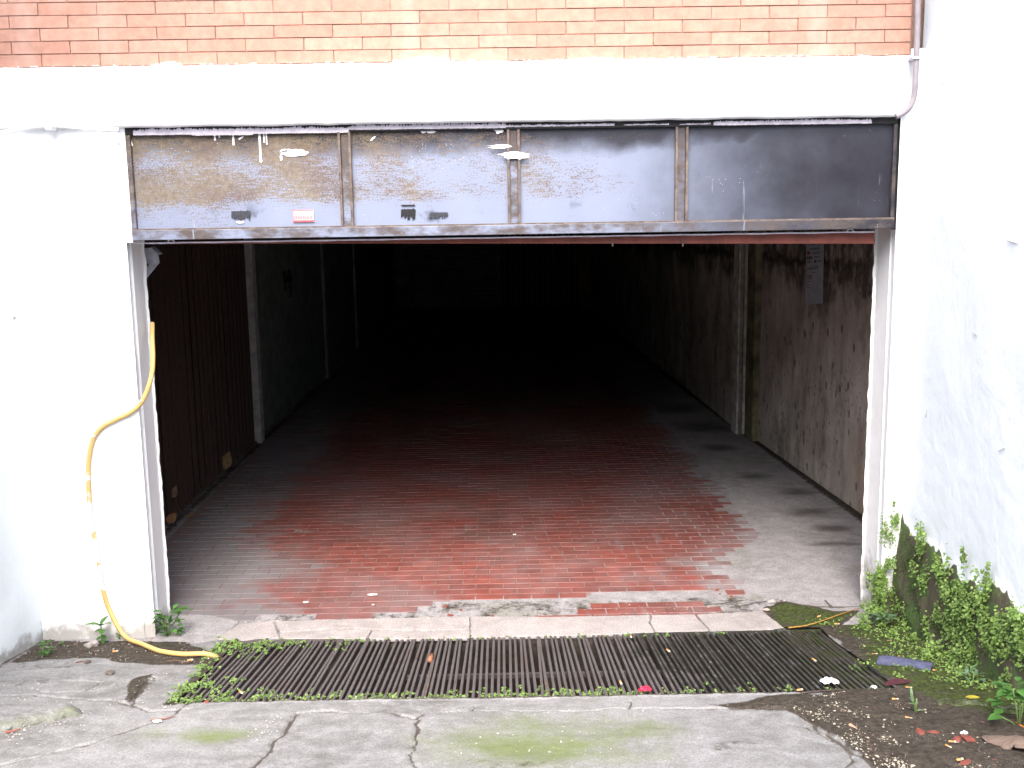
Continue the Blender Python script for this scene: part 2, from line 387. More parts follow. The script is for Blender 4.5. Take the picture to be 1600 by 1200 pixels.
M['sage'] = leaf_mat('pale grey green leaf', (0.105, 0.19, 0.10), (0.15, 0.25, 0.14))
M['stem'] = simple('green stem', (0.10, 0.16, 0.05), 0.6, 0.2, 40, 0)

# ------------------------------------------------------------------ THE RAMP
XL, XR = -1.88, 1.60          # inner faces of the white walls beside the ramp
GX0 = -1.075; NB = 113; GX1 = GX0+.024+(NB-1)*.0206       # drain opening
gb = on_ramp(800, 993); gf = on_ramp(800, 1090); GY1 = float(gb[1]); GY0 = float(gf[1])
GY1 = min(GY1, -0.15)
step = 0.0065
xs = np.arange(XL-0.02, XR+0.03, step); ys = np.arange(-1.95, YR+0.001, step)
X, Y = np.meshgrid(xs, ys)
wx = X+0.035*(fbm(X, Y, 7, 4, 1)-0.5)*2; wy = Y+0.035*(fbm(X, Y, 7, 4, 2)-0.5)*2
soilR = poly_sd(wx, wy, RP([(1180, 1000), (1240, 968), (1345, 935), (1640, 1060), (1700, 1300), (1440, 1300), (1345, 1185), (1290, 1147), (1225, 1112), (1100, 1100), (1290, 1080), (1352, 1066), (1300, 992)]))
soilL = poly_sd(wx, wy, RP([(20, 1035), (70, 985), (240, 985), (330, 1018), (352, 1003), (420, 998), (330, 1040), (240, 1042), (150, 1030), (90, 1032)]))
soilL2 = poly_sd(wx, wy, RP([(190, 1095), (205, 1062), (243, 1052), (236, 1072), (205, 1100)]))
fringe = np.minimum(seg_dist(X, Y, [(GX0-.01, GY0), (GX0-.01, GY1)]), seg_dist(X, Y, [(GX0, GY0), (GX1, GY0)])*3.2)
dirt = np.maximum.reduce([sstep(-0.03, 0.04, soilR), sstep(-0.03, 0.03, soilL)*0.85, sstep(-0.02, 0.02, soilL2)*0.7, 0.75*sstep(0.06, 0.0, fringe)])
dirt = np.maximum(dirt, 0.62*sstep(0.05, 0.0, np.abs(X-XL)))
dirt = np.maximum(dirt, 0.42*sstep(.54, .74, fbm(X*.6, Y, 5, 5, 77)))
turf = np.maximum(sstep(-0.05, 0.10, poly_sd(wx, wy, RP([(1235, 962), (1345, 935), (1640, 1070), (1600, 1140), (1440, 1110), (1375, 1066), (1315, 1060), (1330, 1010), (1290, 985)]))),
                  sstep(0.04, -0.0, np.hypot((X-on_ramp(245, 1012)[0])/2.2, Y-on_ramp(245, 1012)[1])))
gm = on_ramp(870, 1160)
moss = 1.0*sstep(0.66, 0.05, np.hypot((X-gm[0])/1.1, (Y-gm[1])*1.5)) + 0.75*sstep(0.45, 0.0, np.hypot((X-on_ramp(300, 1165)[0])/1.6, (Y-on_ramp(300, 1150)[1])*2.2))
moss = moss*(0.35+1.2*fbm(X, Y, 7, 6, 5)) + 0.35*sstep(0.06, 0.0, np.abs(Y-GY0+0.03))
cr_px = [[(300, 1097), (262, 1118), (235, 1130), (180, 1146), (130, 1166), (60, 1180), (-20, 1200)],
         [(462, 1114), (456, 1130), (430, 1160), (395, 1200), (380, 1225)],
         [(462, 1114), (520, 1112), (600, 1116), (650, 1125), (662, 1116), (720, 1112), (850, 1112), (1000, 1107), (1100, 1106), (1230, 1108), (1262, 1128), (1290, 1147), (1345, 1180), (1385, 1215)],
         [(656, 1125), (650, 1140), (655, 1160), (646, 1180), (655, 1230)],
         [(0, 1088), (50, 1085), (110, 1092), (170, 1093), (205, 1102), (235, 1112), (300, 1108)],
         [(205, 1100), (240, 1058)], [(100, 1064), (160, 1066), (130, 1080), (60, 1082)],
         [(1262, 1140), (1300, 1158), (1330, 1175), (1322, 1200)], [(740, 1112), (745, 1103)], [(980, 1108), (985, 1094)]]
crack = np.zeros_like(X); cw = [0.005, 0.0052, 0.0055, 0.004, 0.004, 0.004, 0.005, 0.004, 0.003, 0.003]
jx = X+0.02*(fbm(X, Y, 16, 4, 9)-0.5)*2; jy = Y+0.02*(fbm(X, Y, 16, 4, 10)-0.5)*2
for w, pl in zip(cw, cr_px):
    d = seg_dist(jx, jy, RP(pl)); w2 = w*(0.6+0.9*fbm(X, Y, 9, 3, 12))
    crack = np.maximum(crack, sstep(w2+0.004, w2*0.4, d))
Z = ramp_z(Y) + 0.010*(fbm(X, Y, 2.2, 4, 3)-0.5) + 0.004*(fbm(X, Y, 18, 4, 4)-0.5)
Z = Z*1.0 - 0.010*crack + dirt*(0.014*(fbm(X, Y, 14, 5, 6)-0.35) + 0.004)
Z += sstep(0.02, 0.10, soilR)*0.010*fbm(X, Y, 7, 4, 21) + turf*0.010*fbm(X, Y, 25, 4, 8)
# a thin cement skin of the centre slab, a few millimetres higher than the worn ground by the right wall
Z += 0.008*sstep(0.0, 0.012, poly_sd(jx, jy, RP([(470, 1116), (1000, 1110), (1230, 1112), (1290, 1149), (1345, 1186), (1400, 1250), (380, 1250), (410, 1200)])))
near_drain = sstep(0.03, 0.0, poly_sd(X, Y, [(GX0, GY0), (GX1, GY0), (GX1, GY1), (GX0, GY1)])*-1)
xc = (xs[:-1]+xs[1:])/2; yc = (ys[:-1]+ys[1:])/2; XX, YY = np.meshgrid(xc, yc)
keep = ~((XX > GX0) & (XX < GX1) & (YY > GY0) & (YY < GY1))
P = np.stack([X, Y, Z], -1)
ramp = sheet('ramp', P, keep, M['concrete'], attrs=dict(dirt=dirt, turf=turf, moss=moss, crack=crack)); tag(ramp, kind='structure')
# the ground beyond the frame: up the ramp, then level to the horizon
zr = float(ramp_z(-1.95)); mb = MB()
prof = [(-1.946, zr), (-2.6, zr+0.07), (-3.4, zr+0.11), (-5.0, zr+0.13), (-9.0, zr+0.14)]
for (a, za), (b, zb) in zip(prof[:-1], prof[1:]):
    mb.add([(XL-.02, a, za), (XR+.02, a, za), (XR+.02, b, zb), (XL-.02, b, zb)], [(0, 3, 2, 1)])
mb.build('lower_ramp', M['concrete']); tag(bpy.data.objects['lower_ramp'], kind='structure'); bpy.data.objects['lower_ramp'].name = 'driveway'
mb = MB(); zg = zr+0.14
mb.add([(-200, -9, zg), (200, -9, zg), (200, -300, zg), (-200, -300, zg)], [(0, 3, 2, 1)])
tag(mb.build('ground', M['concrete']), kind='structure')
mb = MB(); mb.box(-26, 26, -27, -18, zg, zg+6.0)  # unseen block added behind the camera to hold off low sky light
op = mb.build('added_sky_blocker', simple('sky blocker plaster', (0.34, 0.31, 0.27), .9, .2, 1.5, .004)); tag(op, 'unseen house block added behind the viewer to cut low sky light', 'building')
def drain():
    # channel under the bars
    mb = MB(); zt0, zt1 = float(ramp_z(GY0))-0.012, float(ramp_z(GY1))-0.012; zb = -0.42
    a, b, c, d = GX0-.012, GX1+.012, GY0-.012, GY1+.012
    mb.add([(a, c, zb), (b, c, zb), (b, d, zb), (a, d, zb), (a, c, zt0), (b, c, zt0), (b, d, zt1), (a, d, zt1)],
           [(0, 1, 2, 3), (0, 4, 5, 1), (1, 5, 6, 2), (2, 6, 7, 3), (3, 7, 4, 0)])
    tag(mb.build('drain_channel', M['pit_soil']), kind='structure')
    # silt that fills both ends of the channel to just under the bars
    xs = np.arange(a, b+.01, 0.02); ys = np.arange(c, d+.01, 0.02); X, Y = np.meshgrid(xs, ys)
    lvl = np.clip(sstep(-0.45, -0.62, X+0.10*(fbm(X, Y, 5, 3, 31)-.5)) + sstep(0.42, 0.62, X+0.15*(fbm(X, Y, 5, 3, 32)-.5)) + 0.95*sstep(0.10, 0.02, Y-GY0) + 1.0*sstep(0.075, 0.02, GY1-Y), 0, 1)
    Z = ramp_z(Y)-0.022-0.30*(1-lvl) + .014*sstep(.95, 1.15, X) + 0.02*(fbm(X, Y, 16, 4, 33)-.5)
    s = sheet('silt', np.stack([X, Y, Z], -1), None, M['pit_soil']); tag(s, kind='structure')
drain()

# ------------------------------------------------------------------ GARAGE FLOOR
FX0, FX1 = -2.15, 2.2; FYE = 15.6
xs = np.arange(FX0, FX1+.01, 0.012); ys = np.concatenate([np.arange(YR, 1.0, 0.008), np.arange(1.0, 4.0, 0.03), np.arange(4.0, FYE+.1, 0.2)])
X, Y = np.meshgrid(xs, ys)
# apron of smooth cement by the right jamb and along the right wall
tile_main = FP([(240, 1005), (330, 1000), (378, 972), (380, 965), (410, 965), (411, 957), (501, 957), (502, 965), (588, 965), (590, 957), (648, 957), (650, 947), (664, 947), (666, 941), (707, 941), (709, 934), (926, 932), (928, 923), (1110, 922), (1112, 921), (1140, 927), (1158, 932), (1190, 936), (1232, 950), (1300, 952), (1250, 860), (1190, 810), (1000, 600), (900, 484), (620, 484), (250, 850), (150, 930)])
tile_patch = FP([(872, 958), (905, 948), (960, 938), (1030, 934), (1090, 938), (1140, 946), (1150, 957), (1120, 962), (1050, 969), (850, 972), (800, 971)])
JX, JY = X+.02*(fbm(X, Y, 15, 3, 41)-.5), Y+.02*(fbm(X, Y, 15, 3, 42)-.5)
cement_R = sstep(-0.015, 0.02, X+0.10*(fbm(X, Y, 4, 4, 43)-.5) - 1.08 - .30*sstep(.35, 1.3, Y) + .0175*Y)
soilf = poly_sd(JX, JY, FP([(1195, 952), (1220, 940), (1275, 948), (1300, 955), (1345, 955), (1300, 990), (1225, 1000)]))
gapm = sstep(.30, .20, Y)*(np.abs(X-.0) < 1.12)
dirt = 0.46*gapm*(.62+.75*fbm(X, Y, 12, 4, 48)) + sstep(-0.015, .02, soilf)
dirt = np.maximum(dirt, 0.6*sstep(0.10, 0.0, np.abs(X+1.86)+0.05*(fbm(X, Y, 9, 3, 44)-.5)))
dirt = np.maximum(dirt, 0.75*sstep(0.14, 0.02, 2.0-X-0.045*np.maximum(Y-1.2, 0))*(Y > .3))
mossf = 0.75*gapm*fbm(X, Y, 8, 4, 49)
Z = -0.0014 + 0.0044*cement_R + (0.001+.003*cement_R)*(fbm(X, Y, 14, 4, 45)-.5) + 0.008*np.clip(soilf*30, 0, 1)*fbm(X, Y, 20, 3, 46)
crk = [[(1150, 948), (1215, 938), (1262, 948), (1300, 950), (1343, 949)], [(1290, 940), (1300, 950)], [(1100, 946), (1160, 938)]]
crack = np.zeros_like(X)
for pl in crk: crack = np.maximum(crack, sstep(0.010, 0.004, seg_dist(JX, JY, FP(pl))))
# dark water stains on the cement by the right wall
st = np.zeros_like(X)
for (px, py, a, b) in [(1100, 668, .22, .10), (1120, 700, .12, .05), (1180, 745, .12, .05), (1245, 770, .10, .04), (1265, 800, .16, .035), (1300, 826, .13, .03), (1300, 850, .14, .02), (1060, 640, .2, .1)]:
    c = on_floor(px, py); st = np.maximum(st, sstep(1.5, 0.2, np.hypot((JX-c[0])/a, (JY-c[1])/(b*2.2))+1.1*(fbm(X, Y*2.5, 8, 4, 47)-.5)))
wet = st; inside = sstep(.0, .02, poly_sd(X, Y, tile_main))*(1-cement_R)*sstep(.92, .80, X)
floor = sheet('garage_floor', np.stack([X, Y, Z], -1), None, M['mortar_bed'], attrs=dict(dirt=dirt, turf=sstep(0, .03, soilf), moss=mossf, crack=crack, wet=wet, joint=inside))
tag(floor, kind='structure')
TW, TH, JW = 0.1195, 0.0610, 0.0042
tmesh = MB(); e = 0.0015
tmesh.add([(-TW/2, -TH/2, -.006), (TW/2, -TH/2, -.006), (TW/2, TH/2, -.006), (-TW/2, TH/2, -.006),
           (-TW/2, -TH/2, -e), (TW/2, -TH/2, -e), (TW/2, TH/2, -e), (-TW/2, TH/2, -e),
           (-TW/2+e, -TH/2+e, 0), (TW/2-e, -TH/2+e, 0), (TW/2-e, TH/2-e, 0), (-TW/2+e, TH/2-e, 0)],
          [(0, 1, 5, 4), (1, 2, 6, 5), (2, 3, 7, 6), (3, 0, 4, 7), (4, 5, 9, 8), (5, 6, 10, 9), (6, 7, 11, 10), (7, 4, 8, 11), (8, 9, 10, 11)])
tm = tmesh.mesh('floor_tile', M['tile']); tv = np.array(tmesh.v); tf = tmesh.f
tq = np.array([f for f in tf])
cand = []
r = 0; y = 0.02; yend = 15.3
while y < yend:
    off = (0.5 if r % 2 else 0)*(TW+JW)
    x = -1.68+off - 0.0175*y
    while x < 1.35:
        cand.append((x, y, r)); x += TW+JW
    y += TH+JW; r += 1
CX = np.array([c[0] for c in cand]); CY = np.array([c[1] for c in cand])
okm = poly_sd(CX, CY, tile_main) > 0.0
okp = (poly_sd(CX, CY, tile_patch) > 0.01)
lim = 1.02 + .30*sstep(.35, 1.3, CY) - .0175*CY + 0.05*np.sin(CY*7)+0.05*(rng.random(len(CX))-.5)
ok = (okm | okp) & (CX < lim) & (CX > -1.80)
n_obj = 0; V = []; Q = []
for i in np.nonzero(ok)[0]:
    x, y = CX[i], CY[i]; tz = float(rng.normal(0, 0.0005))
    if n_obj < 300 and y > -1 and x > -1.55:
        o = bpy.data.objects.new('floor_tile', tm); o.location = (x, y, tz); o.rotation_euler = (rng.normal(0, .004), rng.normal(0, .003), rng.normal(0, .004))
        link(o, floor); n_obj += 1
    else:
        b = len(V)*12; V.append(tv+np.array([x, y, tz])); Q.append(tq+b)
tb = arrays('floor_tiles', np.concatenate(V), np.concatenate(Q), M['tile'], floor, smooth=False); tag(tb, kind='stuff')

# threshold stones between tiles and drain
def slab(name, px, z, m, parent, h=0.05, seed=0):
    pts = [on_floor(*p) for p in px]; P2 = [(p[0], p[1]) for p in pts]
    x0 = min(p[0] for p in P2); x1 = max(p[0] for p in P2); y0 = min(p[1] for p in P2); y1 = max(p[1] for p in P2)
    # fine top sheet trimmed to the outline plus skirt
    dens = []
    n = len(P2)
    for i in range(n):
        a = Vector(P2[i]); b = Vector(P2[(i+1) % n]); k = max(1, int((b-a).length/0.02))
        for j in range(k):
            p = a.lerp(b, j/k); dens.append((p.x+0.004*(random.random()-.5), p.y+0.004*(random.random()-.5), z))
    mb = MB(); mb.prism([(a, b, c-h) for a, b, c in dens], (0, 0, h)); o = mb.build(name, m, parent); fix_normals(o)
    bv = o.modifiers.new('bevel', 'BEVEL'); bv.width = 0.003; bv.segments = 2; bv.limit_method = 'ANGLE'; bv.angle_limit = math.radians(50)
    return o
TZ = 0.007
for px in ([(340, 1000), (372, 978), (440, 970), (427, 973), (436, 998), (380, 1003)],
           [(430, 973), (560, 969), (733, 965), (734, 985), (640, 987), (540, 983), (438, 989)],
           [(438, 991), (540, 985.5), (580, 987), (572, 1000), (438, 1000)], [(583, 987), (640, 989.5), (734, 987.5), (734, 999), (600, 1001), (576, 1000)],
           [(736, 965), (860, 966), (1016, 963), (1014, 975), (1022, 990), (900, 995), (736, 998)],
           [(1019, 963), (1085, 962), (1106, 988), (1024, 990), (1017, 975)],
           [(1089, 962), (1190, 957), (1228, 985), (1110, 988)]):
    slab('threshold_stone', px, TZ, M['stone'], floor, .014)
# the cement fillet left of the stones that hides the corner of the floor
c_left = slab('cement_fillet', [(236, 1003), (250, 985), (262, 960), (330, 962), (374, 972), (345, 1000), (330, 1012)], 0.004, M['mortar_bed'], floor, 0.05)

# ------------------------------------------------------------------ BUILDING FRONT
YFRONT = -0.10; YIN = 0.14; XJL = -1.448; XJR = 1.538
bld = empty('building_front', (0, YFRONT, 0), 'white plastered house front with brick above the low garage opening', 'building')
ZLO = float(on_front(800, 190, -0.13)[2]); ZBT = float(on_front(700, 96, -0.12)[2]); ZP0 = float(on_front(800, 368)[2])
def wall_sheet(name, O, U, Vv, nu, nv, m, parent, amp=0.006, attrs=None, seed=0, flip=False):
    u = np.linspace(0, 1, nu); v = np.linspace(0, 1, nv); A, B = np.meshgrid(u, v)
    O = np.array(O, float); U = np.array(U, float); Vv = np.array(Vv, float)
    P = O+A[..., None]*U+B[..., None]*Vv; nn = np.cross(U, Vv); nn /= np.linalg.norm(nn)
    su, sv = A*np.linalg.norm(U), B*np.linalg.norm(Vv)
    edge = np.minimum(np.minimum(A, 1-A)*8, 1)*np.minimum(np.minimum(B, 1-B)*8, 1)
    d = amp*((fbm(su, sv, 3, 5, seed)-.5)*2)*edge
    P = P+nn*d[..., None]
    at = attrs(P) if attrs else {}
    return sheet(name, P, None, m, parent, at, flip=flip)
def dirt_low(P):
    h = P[..., 2]-ramp_z(P[..., 1]); n = fbm(P[..., 0]+P[..., 1], P[..., 2], 9, 4, 51)
    return dict(dirt=np.maximum(sstep(0.16, -0.02, h+0.10*(n-.5))*0.85, sstep(0.5, 0.1, h)*0.25))
# left pier front, its reveal (rough inner edge) and the return behind
def jag(z, s): return 0.004*(fbm(np.array(z)*1.0, np.array(z)*0+s, 22, 3, 61)-.5)*2
def pier(name, x_in, x_out, sgn):
    """masonry pier: front face, reveal facing the opening with a dark joint line in it"""
    zs = np.linspace(-0.06, 2.26, 260); rows = []
    xa = x_in
    sk = -0.0175
    prof = [(x_out, YFRONT), (xa-sgn*0.02, YFRONT), (xa, YFRONT+0.012), (xa+sk*.07, YFRONT+0.085), (xa-sgn*.007, YFRONT+0.087), (xa-sgn*.007, YFRONT+0.0905), (xa+sk*.09, YFRONT+0.0925), (xa+sk*.23, YIN-.022), (xa+sk*.24, YIN-.006), (xa-sgn*.01+sk*.24, YIN), (x_out, YIN)]
    P = np.zeros((len(zs), len(prof), 3))
    for j, (a, b) in enumerate(prof):
        P[:, j, 0] = a; P[:, j, 1] = b; P[:, j, 2] = zs
        if 1 <= j <= 9:
            P[:, j, 0] += jag(zs, j//4+sgn*7)*(1.2 if j > 7 else 0.12) + (0.004*(vnoise(zs*70, zs*0+j, 5)-.5) if j == 8 else 0)
    at = dirt_low(P)
    if sgn > 0: at['moss'] = sstep(.34, .10, P[..., 2]+.25*(fbm(P[..., 0]*3, P[..., 2], 14, 4, 55)-.5))*.75*(P[..., 1] < .0); at['dirt'] = np.maximum(at['dirt'], sstep(.42, .12, P[..., 2])*.6)
    return sheet(name, P, None, M['plaster'], bld, at, smooth=False, flip=(sgn > 0)); 
pl = pier('left_pier', XJL, XL-0.02, -1); pr_ = pier('right_pier', XJR, XR+0.15, 1)
# fine front face of the left pier, with the stains of the photograph
wall_sheet('pier_face', (XL-.01, YFRONT-.004, -0.04), (XJL-.022-XL+.01, 0, 0), (0, 0, ZLO+.05), 120, 300, M['plaster'], bld, 0.0035, dirt_low, 3)
# lintel band with rounded lower right corner
def band():
    x0, x1 = XL-0.25, float(on_front(1421, 130, -0.13)[0]); z0, z1 = ZLO, ZBT; yb = -0.135
    nx = 360; xs = np.linspace(x0, x1, nx)
    cs = [(-0.02, z0), (yb+.012, z0), (yb+.003, z0+.005), (yb, z0+.016), (yb, z0+.1), (yb, z1-.1), (yb, z1-.02), (yb+.006, z1-.004), (yb+.025, z1), (-0.02, z1)]
    P = np.zeros((len(cs), nx, 3))
    for i, (y, z) in enumerate(cs):
        P[i, :, 0] = xs; P[i, :, 1] = y + (0.004*(fbm(xs, xs*0+z, 5, 4, 71)-.5) if 0 < i < 9 else 0)
        zz = z + 0.003*(fbm(xs, xs*0+i//4, 14, 3, 72)-.5)*2
        q = np.clip((xs-(x1-.05))/.05, 0, 1)
        if i <= 4: zz = zz + 0.018*(1-np.sqrt(1-q*q+1e-9))*(1 if i < 4 else .4)
        P[i, :, 2] = zz; P[i, :, 1] += 0.012*(1-np.sqrt(1-q*q*.98))
    o = sheet('lintel_band', P, None, M['band'], bld, dict(dirt=np.zeros(P.shape[:2])))
    mb = MB(); mb.add([(x1, -.02, z0), (x1, yb+.012, z0+.02), (x1, yb+.012, z1), (x1, -.02, z1)], [(0, 1, 2, 3)]); mb.build('band_end', M['band'], bld)
    return x1
band_x1 = band()
# beam behind the transom, and the wall core
mb = MB(); mb.box(XL-.3, XR+.15, 0.02, YIN, ZP0+.02, ZLO-.002); mb.box(XL-.3, XR+.15, -.018, YIN, ZLO+.001, 5.2); mb.build('wall_core', M['mortar'], bld)
# bricks
sx = abs(on_front(158, 85)[0]-on_front(67, 85)[0]); BP = float(abs(on_front(1255, 20)[0]-on_front(1072-0, 20)[0])/2)
BP = float(abs(on_front(1332, 30)[0]-on_front(970, 37)[0])/4); BH = float((on_front(200, 40)[2]-on_front(200, 80)[2])/2)
bm_ = MB(); g_ = 0.0028
bm_.box(-BP/2+g_/1.2, BP/2-g_/1.2, 0, 0.085, 0, BH-g_*1.15)
b_me = bm_.mesh('brick', M['brick']); 
bx_ref = float(on_front(158, 87)[0]); bz = BRICK_Z+.001
x_end = float(on_front(1422, 60)[0])
for row in range(9):
    x = bx_ref + (BP/2 if row % 2 else 0); x -= BP*math.ceil((x-(XL-.25))/BP)
    while x < x_end-0.01:
        a, b = x, min(x+BP, x_end)
        if b-a < 0.02: break
        if b-a < BP*0.98 or random.random() < 0.05:
            q = MB(); q.box(a+g_/1.2-(a+b)/2, b-g_/1.2-(a+b)/2, 0, .085, 0, BH-g_*1.15); me = q.mesh('brick', M['brick'])
        else: me = b_me
        o = bpy.data.objects.new('brick', me); o.location = ((a+b)/2+random.uniform(-.0012, .0012), -.1085+random.uniform(-.0015, .0015), bz+row*BH+random.uniform(-.0006, .0006))
        o.rotation_euler = (random.uniform(-.004, .004), 0, random.uniform(-.003, .003)); link(o, bld); x += BP
bz_top = bz+9*BH
mb = MB(); mb.box(XL-.25, x_end+.004, -.104, -.0185, bz-.004, bz_top-.003); mb.build('mortar_bed', M['mortar'], bld)
def upper_brick():
    g = G('upper brickwork', .85, .2); q = g.n.new('ShaderNodeTexBrick'); g.l.new(g.scaled((1, 1, 1)), q.inputs[0])
    return M['brick']
mb = MB()
zz = bz_top; row = 0
while zz < 4.6:                                          # more courses above the frame, joined
    x = bx_ref + (0 if row % 2 else BP/2); x -= BP*math.ceil((x-(XL-.25))/BP)
    while x < x_end-0.02:
        mb.box(x+g_/1.2, min(x+BP, x_end)-g_/1.2, -.111, -.019, zz, zz+BH-g_*1.15); x += BP
    zz += BH; row += 1
tag(mb.build('upper_bricks', M['brick'], bld), kind='stuff')

# ------------------------------------------------------------------ WALLS BESIDE THE RAMP
def right_wall():
    ys = np.concatenate([np.arange(YFRONT+.03, -1.95, -0.012), np.linspace(-2.0, -6.0, 12)]); zs = np.concatenate([np.arange(-0.06, 1.1, 0.012), np.linspace(1.12, 4.6, 40)])
    A, B = np.meshgrid(ys, zs)
    n = fbm(A, B, 6, 5, 81)
    edge = [(1340, 860), (1372, 822), (1388, 800), (1412, 806), (1430, 842), (1475, 880), (1500, 902), (1535, 930), (1560, 925), (1600, 968), (1660, 1010), (1800, 1120)]
    ep = np.array([on_side(p[0], p[1], XR)[1:] for p in edge])
    o_ = np.argsort(-ep[:, 0]); ey = -ep[o_, 0]; ez = ep[o_, 1]
    top = np.interp(-A, ey, ez, right=0.42)
    rag = 0.05*(fbm(A, B*0.25, 22, 3, 82)-.35)*2 + 0.04*(fbm(A, B, 9, 3, 84)-.5)
    hrel = top+rag-B
    moss = sstep(-0.03, 0.03, hrel); moss = np.where(A < -4.5, moss*0, moss)
    D = 0.0045*(fbm(A, B, 4, 5, 83)-.5)*2 + moss*(0.010+0.03*fbm(A, B, 11, 4, 85)*sstep(0, .25, hrel))
    P = np.stack([XR-D, A, B], -1)
    dirt = np.maximum(sstep(-0.10, 0.0, hrel)*0.45*(n*1.3), 0.5*sstep(.02, 0, np.abs(A-YFRONT)))
    w = sheet('side_wall', P, None, M['plaster_skylit'], None, dict(dirt=dirt, moss=moss), flip=False)
    tag(w, 'tall white wall on the right with moss and ferns along its foot', 'wall')
    mb = MB(); mb.box(XR+.012, XR+.15, -6, YFRONT+.03, -.06, 4.6); mb.build('wall_core', M['plaster_skylit'], w)
    return ey, ez
ey, ez = right_wall()
def left_wall():
    ys = np.concatenate([np.arange(-1.95, YFRONT+.0, 0.015), [YFRONT]]); zs = np.concatenate([np.arange(-0.06, 1.0, 0.015), np.linspace(1.02, float(ZBT)+2.3, 60)])
    A, B = np.meshgrid(ys, zs)
    P = np.stack([XL+0.004*(fbm(A, B, 4, 5, 91)-.5)*2, A, B], -1)
    h = B-ramp_z(A); dirt = sstep(0.12, 0.0, h+.08*(fbm(A, B, 12, 3, 92)-.5))*.8
    w = sheet('side_wall', P, None, M['plaster_skylit'], None, dict(dirt=dirt), flip=False)
    tag(w, 'low white wall running out from the left corner beside the ramp', 'wall')
    return w
left_wall()

# ------------------------------------------------------------------ STEEL TRANSOM
def fp(x, y, Y=-0.10): v = on_front(x, y, Y); return float(v[0]), float(v[2])
TX0 = fp(201, 290)[0]; TX1 = fp(1400, 270)[0]; TZ1 = fp(800, 190)[1]; TZ0 = fp(800, 368)[1]; TZR = fp(800, 351)[1]
tr = empty('steel_transom', ((TX0+TX1)/2, -.08, TZ0), 'rusty blue grey steel panel of four fields above the garage opening', 'door panel')
def child(mb, name, m, parent=tr, **k):
    return mb.build(name, m, parent, **k)
mx = [fp(x, 280)[0] for x in (540, 803, 1065)]
bnds = [TX0]+mx+[TX1]
for i in range(4):                                       # dented sheets
    a, b = bnds[i]+.012, bnds[i+1]-.012; xs = np.linspace(a, b, 60); zs = np.linspace(TZR-.006, TZ1-.012, 36); A, B = np.meshgrid(xs, zs)
    Yd = -.082+0.004*(fbm(A, B, 4, 3, 100+i)-.5)
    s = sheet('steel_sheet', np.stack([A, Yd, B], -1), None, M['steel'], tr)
mb = MB(); mb.box(TX0, TX1, -.105, -.08, TZ0+.004, TZR); child(mb, 'bottom_rail', M['steel_frame'], bevel=.002)
mb = MB(); mb.box(TX0+.004, TX1, -.1035, -.101, TZR-.0015, TZR+.0055); mb.box(TX0+.004, TX1, -.101, -.080, TZR+.001, TZR+.0045); child(mb, 'rail_lip', M['edge_rust'])
mb = MB(); mb.box(TX0, TX1, -.099, -.08, TZ1-.028, TZ1+.02); child(mb, 'top_rail', M['black_iron'], bevel=.002)
for x0, x1 in ((TX0, TX0+.018), (TX1-.014, TX1)):
    mb = MB(); mb.box(x0, x1, -.100, -.08, TZR+.006, TZ1-.029); child(mb, 'side_rail', M['steel_frame'], bevel=.002)
for k, x in enumerate(mx):
    mb = MB(); mb.box(x-.014, x+.014, -.0905, -.078, TZR+.006, TZ1-.029); child(mb, 'mullion', M['steel_frame'])
    for s in (-1, 1):
        mb = MB(); mb.box(x+s*.0195-.0045, x+s*.0195+.0045, -.1015, -.079, TZR+.006, TZ1-.0285); child(mb, 'angle_iron', M['edge_rust'])
mb = MB(); mb.box(TX0+.002, TX1-.002, -.078, .02, TZ0+.004, TZ0+.008); child(mb, 'under_plate', M['black_iron'])
# white painted flange below the rail, with two little hoops
mb = MB(); mb.box(fp(203, 380)[0], fp(1368, 366)[0], -.076, -.062, TZ0-.010, TZ0-.0055)
for px in (265, 1330):
    c = fp(px, 372)[0]; mb.tube([(c+.012*math.cos(t), -.085, TZ0-.006+.011*math.sin(t)) for t in np.linspace(0, math.pi, 8)], .0025, 6)
mb.tube([(c2, -.070, TZ0-.008+.0015*math.sin(c2*30)) for c2 in np.linspace(TX0+.02, TX1-.06, 60)], .0028, 6)
child(mb, 'white_flange', M['paint_dirty'])
mb = MB(); mb.box(XJL-.004, TX0-.0012, -.0965, -.07, TZ0-.004, TZ1+.004); child(mb, 'side_strip', M['paint'])
mb = MB(); mb.box(TX1+.002, TX1+.016, -.085, -.07, TZ0, TZ1+.0); child(mb, 'side_gap', M['black_iron'])

